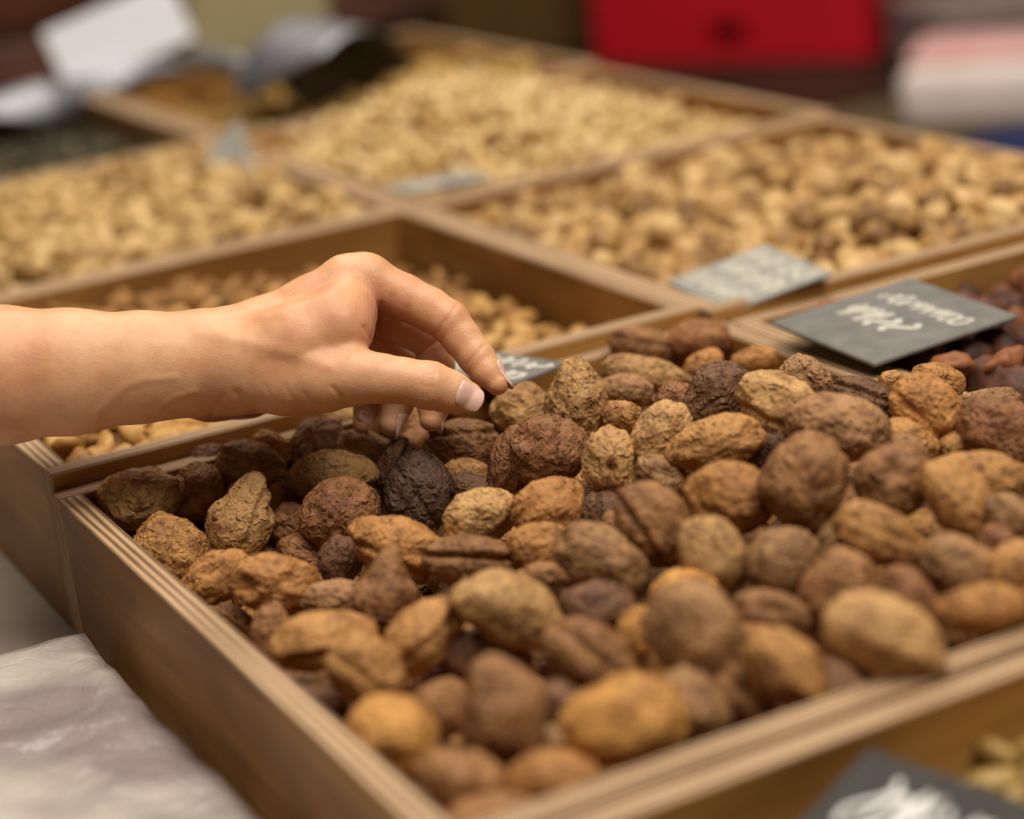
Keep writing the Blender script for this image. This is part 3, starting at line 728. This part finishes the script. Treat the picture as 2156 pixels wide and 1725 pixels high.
# settle: neighbours slide along the slope until they only press lightly on each other
T = T0.copy(); re = (RR.prod(1)) ** (1 / 3)
for it in range(80):
    C3_ = CAM + RY * T[:, None]
    D_ = C3_[:, None] - C3_[None]; ds = np.linalg.norm(D_, axis=2) + np.eye(N)
    want = 0.86 * (re[:, None] + re[None]); ov = np.clip(want - ds, 0, None) * (1 - np.eye(N))
    sg = np.sign(T[:, None] - T[None]); sg[sg == 0] = 1
    T += np.clip((ov * sg).sum(1) * 0.25, -0.002, 0.002) - 0.02 * (T - T0)
    T = np.clip(T, T0 - 0.016, T0 + 0.03)
    C3_ = CAM + RY * T[:, None]                       # stay inside the plywood walls
    for i in range(N):
        x, y, z = C3_[i]; r = re[i] * 0.9
        if 'perched' in A[i][8]: continue
        if y > T_MAIN[3] - TH - r: T[i] -= (y - (T_MAIN[3] - TH - r)) * 0.5
        if y < T_MAIN[2] + TH + r and z < ZR + r: T[i] += ((T_MAIN[2] + TH + r) - y) * 0.5
AP = CAM + RY * T[:, None]

def apricot_mesh(i, rx, ry, rz, ang, ft, sub, seed):
    n = ICO[sub][0]; rng = np.random.default_rng(seed); off = rng.uniform(-50, 50, 3)
    d = np.ones(len(n))
    d += 0.13 * pnoise(n * 1.2 + off) + 0.06 * pnoise(n * 2.7 + off * 1.3) - 0.10 * np.abs(pnoise(n * 1.5 - off)) + 0.03
    face = sstep(-0.35, 0.25, n[:, 2])
    for key in ('c', 'c2'):
        if key in ft:
            o_, dep_, tr = ft[key]; t = math.radians(tr); s_ = -n[:, 0] * math.sin(t) + n[:, 1] * math.cos(t)
            al = np.abs(n[:, 0] * math.cos(t) + n[:, 1] * math.sin(t))
            s_ = s_ + 0.08 * pnoise(n * 2 + off)
            prof = np.exp(-((s_ - o_) / 0.10) ** 2) - 0.35 * np.exp(-((s_ - o_ - 0.2) / 0.13) ** 2)
            d -= dep_ * prof * face * (1 - 0.4 * sstep(.75, 1, al))
    for key in ('d', 'd2'):
        if key in ft:
            x, y, dp, wd = ft[key]; q = np.array([x, y, math.sqrt(max(0.02, 1 - x * x - y * y))])
            rr = np.linalg.norm(n - q, axis=1); az = np.arctan2(n[:, 1] - y, n[:, 0] - x)
            d -= dp * np.exp(-(rr / wd) ** 2) * (1 + 0.25 * np.cos(5 * az + seed)) - 0.3 * dp * np.exp(-((rr - 1.6 * wd) / (0.6 * wd)) ** 2)
    if 'p' in ft:
        am, pa = ft['p']; t = math.radians(pa); q = np.array([math.cos(t), math.sin(t), 0.1]); q /= np.linalg.norm(q)
        cz = n @ q; d += am * np.exp(-(1 - cz) / 0.07) - 0.10 * am / 0.2 * np.exp(-((cz - 0.55) / 0.25) ** 2)
    elif rng.uniform() < 0.6:                         # natural stem end
        t = rng.uniform(0, 6.28); q = np.array([math.cos(t), math.sin(t), rng.uniform(-.4, .5)]); q /= np.linalg.norm(q)
        d += 0.10 * np.exp(-(1 - n @ q) / 0.03)
    # wrinkles: warped ridges that run mostly along the fruit
    wp = n + 0.26 * np.stack([pnoise(n * 2.2 + off + k_ * 11) for k_ in range(3)], 1)
    st = np.array([1.9, 6.6, 6.6]) if rng.uniform() < 0.8 else np.array([4.5, 4.5, 4.5])
    w1 = 1 - np.abs(pnoise(wp * st + off)) * 2.2
    d += 0.046 * w1
    if sub >= 4:
        w2 = 1 - np.abs(pnoise(wp * st * 2.1 + off * 2)) * 2.2
        d += 0.042 * w2 * (0.55 + 0.45 * pnoise(n * 2 - off) * 2)
    if sub >= 5:
        w3 = 1 - np.abs(pnoise(wp * st * 4.3 + off * 3)) * 2.2; d += 0.022 * w3
    pw = n * d[:, None]
    pw = np.sign(pw) * np.abs(pw) ** 0.96
    return pw * np.array([rx, ry, rz]) * 0.985
GRP = 'dried apricots in the front tray'
def lin3(c, f=1.0): return tuple(x * f for x in lin(*c))
for i, (u, v, a_, b_, ang, col, ft, dz, lab) in enumerate(A):
    foc = abs(T[i] - D0)
    sub = 5 if (foc < 0.10 and a_ > 40) else 4
    V = apricot_mesh(i, *RR[i], ang, ft, sub, 100 + i)
    # local frame: x long axis in view, y short axis, z towards the viewer
    t = math.radians(ang); zc = -RY[i] / np.linalg.norm(RY[i]); xr = RC[:, 0]; xr = xr - zc * (xr @ zc); xr /= np.linalg.norm(xr); yr = np.cross(zc, xr)
    X = xr * math.cos(t) + yr * math.sin(t); Y = np.cross(zc, X)
    # lean each fruit a little away from the viewer so that it lies, not stands
    o = mesh_obj('dried_apricot', V, ICO[sub][1], M_APR, smooth=True)
    o.matrix_world = Matrix([[X[k_], Y[k_], zc[k_], AP[i][k_]] for k_ in range(3)] + [[0, 0, 0, 1]])
    j = 1 + RNG.normal(0, 0.06); o.color = (*lin3(PAL[col], j), 1)
    tag(o, lab, 'apricot', GRP)
# the lower layer that shows through the gaps
fm = []
for s in range(8):
    r0 = 0.0145; V = apricot_mesh(0, r0 * 1.1, r0 * 0.95, r0 * 0.8, 0, {'c': (0.1, .12, 0)} if s % 2 else {}, 3, 500 + s)
    me = bpy.data.meshes.new('dried_apricot'); me.from_pydata(V.tolist(), [], ICO[3][1].tolist()); me.materials.append(M_APR)
    me.polygons.foreach_set('use_smooth', [True] * len(me.polygons)); fm.append(me)
sp = 0.029; y = T_MAIN[2] + TH + 0.017; row = 0
while y < T_MAIN[3] - TH - 0.014:
    x = T_MAIN[0] + TH + 0.017 + (row % 2) * sp * .5
    while x < T_MAIN[1] - TH - 0.014:
        z = heap(x, y) - 0.0245 + RNG.normal(0, 0.002)
        q = np.array([x, y, ZR + z]); dmin = np.linalg.norm(AP - q, axis=1) - re * 0.80
        cq = RC.T @ (q - CAM); uq = PP[0] + F * cq[0] / -cq[2]; vq = PP[1] - F * cq[1] / -cq[2]
        outer = (uq > 2190 or vq > 1800) and dmin.min() > 0.012
        if outer: q[2] += 0.020
        elif dmin.min() < 0.012: q[2] -= min(0.012 - dmin.min(), 0.010)
        o = bpy.data.objects.new('dried_apricot', fm[RNG.integers(8)]); COL.objects.link(o)
        o.matrix_world = Matrix.Translation(q) @ rotm(RNG, 0.5).to_4x4()
        o.color = (*lin3(PAL['bdrgb'[RNG.integers(5)]]), 1)
        tag(o, 'brown dried apricot of the lower layer, mostly buried under the others', 'apricot', 'apricots of the lower layer')
        x += sp
    y += sp * 0.87; row += 1

# ------------------------------------------------------------------ price cards
M_DUST = plain('dusty_slate', lin(150, 146, 136), 0.5, 0.4, nscale=60, var=0.2)
M_SHEEN_CARD = plain('painted_sheen_card', lin(120, 116, 110), 0.33, 0.6, nscale=60, var=0.2)  # black card, its grazing reflection is put into the grey base colour
M_SLATE2 = plain('black_card', lin(40, 36, 33), 0.6, 0.35, nscale=60, var=0.2)
M_CHALK = plain('chalk', lin(188, 182, 168), 0.9, 0.1, nscale=300, var=0.12)
M_CHALK2 = plain('white_chalk', lin(226, 222, 214), 0.9, 0.1, nscale=300, var=0.1)
def strokes(parent, lines, zt, wd, seed, chalk=None):
    # handwriting that the photo shows only as blurred cursive loops
    rng = np.random.default_rng(seed); V = []; Fs = []
    def pen(pts, w):
        base = len(V); pts = np.array(pts)
        for i, p in enumerate(pts):
            t = pts[min(i + 1, len(pts) - 1)] - pts[max(i - 1, 0)]; t = t / (np.linalg.norm(t) + 1e-9); n = np.array([-t[1], t[0]])
            for s, z in ((1, 0), (1, 1), (-1, 1), (-1, 0)):
                q = p + n * s * w / 2; V.append((q[0], q[1], zt + z * 0.00035))
        for i in range(len(pts) - 1):
            a, b = base + 4 * i, base + 4 * i + 4
            for k_ in range(4): Fs.append((a + k_, a + (k_ + 1) % 4, b + (k_ + 1) % 4, b + k_))
    for (x, y, wdt, hgt, nl, lw) in lines:
        for li in range(nl):
            cx = x + wdt * (li + 0.5) / nl; kind = rng.integers(3); t = np.linspace(0, 1, 14); wl = wdt / nl * 0.42
            hh = hgt * rng.uniform(0.75, 1.1)
            if kind == 0: pts = np.c_[cx + wl * np.cos(6.28 * t + 0.6), y + hh / 2 + hh / 2 * np.sin(6.28 * t + 0.6)]
            elif kind == 1: pts = np.c_[cx - wl + 2 * wl * t, y + hh * (0.5 + 0.5 * np.sin(9.4 * t))]
            else: pts = np.c_[cx + wl * np.sin(6.28 * t), y + hh * (1 - t)]
            pts[:, 0] += 0.25 * (pts[:, 1] - y)
            pen(pts, lw)
    return mesh_obj('chalk_writing', V, Fs, chalk or M_CHALK, parent)
def card(center, wx, hy, yaw, tilt, roll, label, lines, seed, mat=M_SHEEN_CARD, spike=None, chalk=None):
    o = empty('price_card', center, label, 'price card', rot=(0, 0, 0))
    o.rotation_euler = (Matrix.Rotation(yaw, 3, 'Z') @ Matrix.Rotation(tilt, 3, 'X') @ Matrix.Rotation(roll, 3, 'Y')).to_euler()
    bd = bm_obj('board', box_bm(wx, hy, 0.0022, 0.0006, 1), mat, o)
    if lines: strokes(bd, lines, 0.0011, 0.002, seed, chalk)
    if spike:
        bm_obj('spike', box_bm(0.003, 0.003, spike, 0.0005, 1), M_SLATE2, o, (wx / 2 - 0.006, -hy / 2 + 0.006, -spike / 2 - 0.001))
    return o
def card_at(corner, xd, yd, wx, hy, *a, **k):         # far corner where the writing starts, reading direction, up direction
    xd = np.array(xd, float); xd /= np.linalg.norm(xd); yd = np.array(yd, float); yd -= xd * (yd @ xd); yd /= np.linalg.norm(yd); zd = np.cross(xd, yd)
    c = np.array(corner) + xd * wx / 2 - yd * hy / 2
    o = card((0, 0, 0), wx, hy, 0, 0, 0, *a, **k)
    o.matrix_world = Matrix([[xd[i], yd[i], zd[i], c[i]] for i in range(3)] + [[0, 0, 0, 1]])
    return o
# the writing reads from the arm's side of the table
L_, B_, R_ = P(1690, 690, 0.0105), P(1890, 770, 0.006), P(2120, 660, 0.0085)
card_at(L_ + (R_ - B_), B_ - L_, R_ - B_, 0.0700, 0.0800, 'shiny slate price card with chalk writing over the dark dried fruit',
     [(-.026, .012, .052, .011, 8, .0020), (-.026, -.014, .040, .017, 4, .0034)], 3, spike=0.022)
L_, B_, R_ = P(1446, 588, 0.0040), P(1566, 646, 0.0040), P(1741, 571, 0.0110)
card_at(L_ + (R_ - B_), B_ - L_, R_ - B_, 0.070, 0.056, 'grey price card covered in chalk lines in the walnut tray',
     [(-.031, .012, .060, .010, 9, .0034), (-.031, -.004, .060, .011, 7, .0040), (-.031, -.022, .060, .012, 7, .0036)], 5, M_DUST)
T_ = P(1830, 1580, -0.004)
card_at(T_, P(2150, 1690, -0.006) - T_, T_ - P(1610, 1725, -0.012), 0.074, 0.080, 'black price card with white cursive writing among the raisins',
     [(-.030, .010, .026, .020, 4, .0018), (.004, .018, .030, .011, 6, .0026), (-.030, -.012, .060, .016, 8, .0024), (-.030, -.032, .060, .014, 8, .0024)], 8, M_SLATE2, chalk=M_CHALK2)
c_ = P(1195, 768, 0.012); xd = np.array([.35, -.94, 0])
card_at(c_ - xd / np.linalg.norm(xd) * 0.062, xd, (.94, .35, -0.05), 0.062, 0.036, 'small price card on the far rim behind the index fingertip',
     [(-.028, .002, .056, .010, 7, .0030), (-.028, -.014, .056, .010, 7, .0030)], 9)
c_ = P(150, 597, -0.004)
card_at(c_ + np.array([0, 0.03, 0]), (.1, -1, 0), (1, .1, 0.08), 0.055, 0.090, 'grey price card lying on the almonds above the forearm',
     [(-.024, .010, .046, .014, 6, .004), (-.024, -.014, .046, .012, 6, .004)], 10, M_DUST)
c_ = P(985, 362, 0.004)
card_at(c_, (.1, -1, 0.0), (1, .1, -0.05), 0.030, 0.062, 'blue grey price card leaning inside the cashew tray corner', [(-.012, -.02, .024, .014, 4, .003)], 11, M_DUST)
c_ = P(505, 252, 0.030)
card_at(c_, (-.25, -.85, -.22), (.6, -.15, 0.5), 0.090, 0.066, 'pale blue grey price card propped on the divider by the beige nuts', [(-.036, -.016, .07, .03, 6, .007)], 12, M_DUST)

# ------------------------------------------------------------------ steel scoops and the white card at the back
M_STEEL = plain('brushed_steel', (0.33, 0.33, 0.35), 0.55, 0.5, 1.0, nscale=20, var=0.08)
def scoop(loc, yaw, pitch, roll, label, L=0.13, R=0.042):
    o = empty('steel_scoop', loc, label, 'scoop'); o.rotation_euler = (Matrix.Rotation(yaw, 3, 'Z') @ Matrix.Rotation(pitch, 3, 'Y') @ Matrix.Rotation(roll, 3, 'X')).to_euler()
    V = []; Fs = []; n, m = 16, 18
    for i in range(n + 1):
        s = i / n; x = L * s; rr = R * (0.55 + 0.45 * min(1, s * 3)) if s < 0.33 else R
        cut = math.radians(100 if s < 0.5 else 100 - 45 * (s - 0.5) / 0.5)
        for j in range(m + 1):
            a_ = -cut + 2 * cut * j / m - math.pi / 2
            V.append((x, rr * math.cos(a_), rr * math.sin(a_)))
    for i in range(n):
        for j in range(m): Fs.append((i * (m + 1) + j, (i + 1) * (m + 1) + j, (i + 1) * (m + 1) + j + 1, i * (m + 1) + j + 1))
    V.append((0, 0, -R * 0.2)); c0 = len(V) - 1
    for j in range(m): Fs.append((c0, j, j + 1))
    b = mesh_obj('bowl', V, Fs, M_STEEL, o, smooth=True); so = b.modifiers.new('t', 'SOLIDIFY'); so.thickness = 0.0014
    hb = bmesh.new(); bmesh.ops.create_cone(hb, cap_ends=True, segments=16, radius1=0.009, radius2=0.011, depth=0.10)
    for v in hb.verts: v.co = Vector((-0.05 + v.co.z, v.co.x, v.co.y - R * 0.2))
    bmesh.ops.bevel(hb, geom=[e for e in hb.edges if len(e.link_faces) == 2 and e.calc_face_angle(0) > 1], offset=0.003, segments=2, affect='EDGES')
    bm_obj('handle', hb, M_STEEL, o, smooth=True)
    return o
c_ = P(560, 186, 0.0); scoop(c_, math.radians(-72), 0.10, math.pi - 0.35, 'steel scoop turned face down in the farthest tray', 0.12, 0.062)
a0, a1 = P(70, 262, -0.008), P(245, 172, 0.012); yw = math.atan2(a0[1] - a1[1], a0[0] - a1[0])
scoop(a1 + (a0 - a1) * 0.50, yw, 0.10, math.pi, 'steel scoop lying face down below the white card', 0.085, 0.026)
M_WHITE = plain('white_paper', lin(236, 234, 238), 0.6, 0.3, nscale=10, var=0.03)
wc = P(262, 158, 0.014)
o = empty('white_card', wc, 'blank white paper card standing at the back of the far trays', 'card')
o.rotation_euler = (math.radians(-14), 0, math.radians(-20))
bm_obj('sheet', box_bm(0.118, 0.002, 0.056, 0.0008, 1), M_WHITE, o, (0, 0, 0.034)).rotation_euler = (0, math.radians(-16), 0)
bm_obj('foot', box_bm(0.10, 0.024, 0.004, 0.001, 1), M_STEEL, o, (0, 0, 0.0))

# ------------------------------------------------------------------ plastic bag on the table
def bag_mat():
    k = NT('milky_plastic'); v = k.coord((1, 1, 1)); n1 = k.noise(v, 9, 3, 0.5); n2 = k.noise(v, 28, 4, 0.5, 'RIDGED_MULTIFRACTAL', 1.2); n3 = k.noise(v, 70, 3, 0.6, dist=2.0)
    c = k.ramp(n1, [(0.40, lin(142, 128, 126)), (0.5, lin(186, 176, 164)), (0.62, lin(220, 212, 196))])
    nb = k.bump(n2, 0.5, 0.004); nb = k.bump(n3, 0.35, 0.003, nb)
    k.b.inputs['Coat Weight'].default_value = 0.6; k.b.inputs['Coat Roughness'].default_value = 0.12
    return k.done(c, 0.22, 0.5, nb)
M_BAG = bag_mat()
def bag():
    nx, ny = 60, 90; x0, x1, y0, y1 = -0.22, 0.186, 0.16, 0.0, 
    yf = P(190, 1335, -0.042)[1] + 0.012; yn = 0.20
    G = []; 
    for j in range(ny + 1):
        t = j / ny; y = yn + (yf - yn) * t
        xr = 0.1905 - 0.004 * math.sin(t * 9) ** 2
        for i in range(nx + 1):
            s = i / nx; x = -0.22 + (xr + 0.22) * s
            e = min(1, (1 - s) / 0.03, (1 - t) / 0.035, s / 0.1 + 0.001, t / 0.1 + 0.001); e = max(e, 0)
            h = 0.029 * math.sqrt(1 - (1 - e) ** 2)
            G.append((x, y, h))
    G = np.array(G); q = G.copy(); q[:, 2] = 0
    bump_ = 0.006 * pnoise(q * 9 + 3) + 0.004 * (0.4 - np.abs(pnoise(q * np.array([14, 30, 1]) + 7))) + 0.0015 * pnoise(q * 60)
    G[:, 2] = np.maximum(G[:, 2] + bump_ * np.clip(G[:, 2] / 0.02, 0, 1), 0) + 0.0005
    nn = (nx + 1) * (ny + 1); B = G.copy(); B[:, 2] = 0.0002
    V = np.concatenate([G, B]); Fs = []
    for j in range(ny):
        for i in range(nx):
            a = j * (nx + 1) + i; Fs.append((a, a + 1, a + nx + 2, a + nx + 1)); Fs.append((nn + a, nn + a + nx + 1, nn + a + nx + 2, nn + a + 1))
    ring = [i for i in range(nx + 1)] + [j * (nx + 1) + nx for j in range(1, ny + 1)] + [ny * (nx + 1) + i for i in range(nx - 1, -1, -1)] + [j * (nx + 1) for j in range(ny - 1, 0, -1)]
    for a, b in zip(ring, ring[1:] + ring[:1]): Fs.append((a, nn + a, nn + b, b))
    o = empty('plastic_bag', (0, 0, TZ), 'crinkled milky plastic bag lying on the table beside the apricot tray', 'bag')
    mesh_obj('body', V, Fs, M_BAG, o, smooth=True)
    # a heat-sealed seam fold running over the bag
    sv = []; sf = []
    yb = yf - 0.075
    for i in range(41):
        x = -0.16 + 0.30 * i / 40; k_ = int(round((x + 0.22) / 0.40 * nx)); j = int(round((yb - yn) / (yf - yn) * ny)); z = G[j * (nx + 1) + min(k_, nx), 2]
        yy = yb + 0.004 * math.sin(i * .35); e = 0.0022 * (0.4 + 0.6 * math.sin(i * 0.9) ** 2)
        sv += [(x, yy, z - 0.001), (x, yy + 0.004, z + e), (x, yy + 0.0055, z + e * 0.8), (x, yy + 0.009, z - 0.001)]
    for i in range(40):
        for k_ in range(3): sf.append((4 * i + k_, 4 * i + 4 + k_, 4 * i + 5 + k_, 4 * i + 1 + k_))
    mesh_obj('seam', sv, sf, M_BAG, o, smooth=True)
bag()

# ------------------------------------------------------------------ things beyond the table
M_DWOOD = wood_mat('dark_stained_wood', lin(66, 34, 14), lin(84, 44, 20), lin(98, 56, 28), 0.45)
M_MAUVE = wood_mat('red_brown_board', lin(84, 52, 40), lin(98, 62, 48), lin(112, 74, 58), 0.5)
M_BEIGE = plain('beige_enamel', lin(164, 150, 112), 0.5, 0.4, nscale=8, var=0.06)
yb = 2.03
o = empty('wooden_cabinet', (0.30, yb, TZ), 'dark stained wooden cabinet front closing the far end of the table', 'cabinet')
bm_obj('front_panel', box_bm(1.30, 0.02, 0.40, 0.003, 1), M_DWOOD, o, (0, 0.01, 0.30))
bm_obj('kick_board', box_bm(1.30, 0.02, 0.042, 0.003, 1), M_MAUVE, o, (0, -0.004, 0.077))
bm_obj('body', box_bm(1.30, 0.30, 0.45, 0.003, 1), M_DWOOD, o, (0, 0.172, 0.277))
bm_obj('recess', box_bm(1.26, 0.26, 0.054, 0.0, 1), M_DWOOD, o, (0, 0.19, 0.0275))
pc = P(605, 130, 0.0)
o = empty('beige_carton', (pc[0], 1.925, TZ), 'plain beige carton standing behind the farthest tray', 'box')
bm_obj('body', box_bm(0.135, 0.10, 0.22, 0.004, 2), M_BEIGE, o, (0, 0, 0.1105)); bm_obj('lid', box_bm(0.138, 0.103, 0.02, 0.003, 1), M_BEIGE, o, (0, 0, 0.231))
CZ = -0.20
M_CTR = plain('counter_stain_and_shade', lin(40, 32, 22), 0.5, 0.3, nscale=6, var=0.3)  # dark stain colour also carries the black shade below the crate
M_OLV = plain('olive_mat', lin(96, 82, 56), 0.7, 0.2, nscale=10, var=0.1)
o = empty('side_counter', (1.9, 2.2, 0), 'dark low counter beyond the trays carrying the red crate', 'counter')
bm_obj('top', box_bm(1.9, 3.6, 0.04, 0.004, 1), M_CTR, o, (0, 0, ZR + CZ - 0.02))
for sx in (-0.85, 0.85):
    for sy in (-1.7, 1.7): bm_obj('leg', box_bm(0.05, 0.05, ZR + CZ - 0.04), M_CTR, o, (sx, sy, (ZR + CZ - 0.04) / 2))
p0, p1 = P(1560, 262, CZ), P(2150, 300, CZ)
o = empty('olive_mat', ((p0[0] + p1[0]) / 2, (p0[1] + p1[1]) / 2 - 0.05, ZR + CZ), 'olive grey mat lying on the dark counter before the white sack', 'mat')
bm_obj('sheet', box_bm(0.50, 0.34, 0.004, 0.001, 1), M_OLV, o, (0, 0, 0.0022))
M_RED = plain('red_plastic', lin(196, 20, 36), 0.4, 0.5, nscale=5, var=0.08)
pa, pb_ = P(1258, 140, CZ), P(1835, 128, CZ)
cc = (pa + pb_) / 2; yaw = math.atan2(pb_[1] - pa[1], pb_[0] - pa[0]); Wc = float(np.linalg.norm(pb_ - pa))
o = empty('red_crate', (cc[0], cc[1], ZR + CZ), 'bright red plastic crate with a dark hand hole', 'crate'); o.rotation_euler = (0, 0, yaw)
Hc = 0.26; hw, hh, hz = 0.026, 0.013, 0.040
def plate(x0, x1, z0, z1): return box_bm(x1 - x0, 0.012, z1 - z0, 0, 1, ((x0 + x1) / 2, 0.006, (z0 + z1) / 2))
for (x0, x1, z0, z1) in ((-Wc / 2, -hw, 0.003, Hc), (hw, Wc / 2, 0.003, Hc), (-hw, hw, 0.003, hz - hh), (-hw, hw, hz + hh, Hc)):
    bm_obj('front_plate', plate(x0, x1, z0, z1), M_RED, o)
bm_obj('hole_shade_panel', box_bm(0.07, 0.004, 0.05), plain('painted_hole_shade', lin(40, 6, 8), 0.8, 0.1), o, (0, 0.016, hz))  # added dark panel, paints the crate's inner shade behind the hole
bm_obj('back_plate', box_bm(Wc, 0.012, Hc), M_RED, o, (0, 0.36, Hc / 2 + .003))
for s in (-1, 1): bm_obj('side_plate', box_bm(0.012, 0.335, Hc), M_RED, o, (s * (Wc / 2 - 0.006), 0.183, Hc / 2 + .003))
bm_obj('base_plate', box_bm(Wc - 0.03, 0.33, 0.008), M_RED, o, (0, 0.183, 0.007))
bm_obj('rim', box_bm(Wc + 0.02, 0.012, 0.03, 0.003, 1), M_RED, o, (0, -0.006, Hc - 0.015))
M_BRD = plain('brown_carton', lin(92, 66, 30), 0.7, 0.2, nscale=8)
pa, pb_ = P(1060, 118, CZ), P(1245, 140, CZ); cc = (pa + pb_) / 2
o = empty('brown_carton', (cc[0], cc[1] + 0.12, ZR + CZ), 'olive brown carton standing beside the red crate', 'box'); o.rotation_euler = (0, 0, -0.25)
bm_obj('body', box_bm(0.20, 0.2, 0.20, 0.003, 1), M_BRD, o, (0, 0, 0.102)); bm_obj('flap', box_bm(0.20, 0.09, 0.003), M_BRD, o, (0, -0.055, 0.2045))
M_SACK = plain('white_sack', lin(226, 208, 200), 0.7, 0.2, nscale=12, var=0.06); M_PINK = plain('pink_paper', lin(222, 172, 164), 0.7, 0.2, nscale=12)
pa, pb_ = P(1965, 285, CZ), P(2300, 270, CZ); cc = (pa + pb_) / 2; yaw = math.atan2(pb_[1] - pa[1], pb_[0] - pa[0]); Wc = float(np.linalg.norm(pb_ - pa))
o = empty('white_sack', (cc[0], cc[1] + .05, ZR + CZ), 'white paper sack with a pinkish top on the dark counter', 'sack'); o.rotation_euler = (0, 0, yaw)
b = box_bm(Wc, 0.16, 0.068, 0.02, 3)
bm_obj('body', b, M_SACK, o, (0, 0.04, 0.0365), True)
bm_obj('top_flap', box_bm(Wc * 0.9, 0.13, 0.012, 0.005, 2), M_PINK, o, (0, 0.045, 0.0765), True)
M_NAVY = plain('navy_cloth', lin(36, 44, 84), 0.8, 0.2)
pn = P(2170, 318, CZ)
o = empty('navy_cloth', (pn[0], pn[1], ZR + CZ), 'folded navy blue cloth in front of the white sack', 'cloth')
bm_obj('fold', box_bm(0.20, 0.10, 0.016, 0.006, 2), M_NAVY, o, (0.03, -0.02, 0.0145), True); bm_obj('lower_fold', box_bm(0.21, 0.11, 0.006, 0.002, 1), M_NAVY, o, (0.03, -0.02, 0.0035), True)
M_GREY = plain('grey_mauve_board', lin(140, 122, 116), 0.6, 0.3, nscale=6)
pa = P(2010, 128, CZ); o = empty('grey_carton', (pa[0] + .06, pa[1] - 0.02, ZR + CZ), 'mauve grey carton between the red crate and the white sack', 'box'); o.rotation_euler = (0, 0, -0.3)
bm_obj('body', box_bm(0.22, 0.2, 0.05, 0.003, 1), M_GREY, o, (0, 0, 0.027)); bm_obj('lid', box_bm(0.225, 0.205, 0.02, 0.002, 1), M_GREY, o, (0, 0, 0.063))
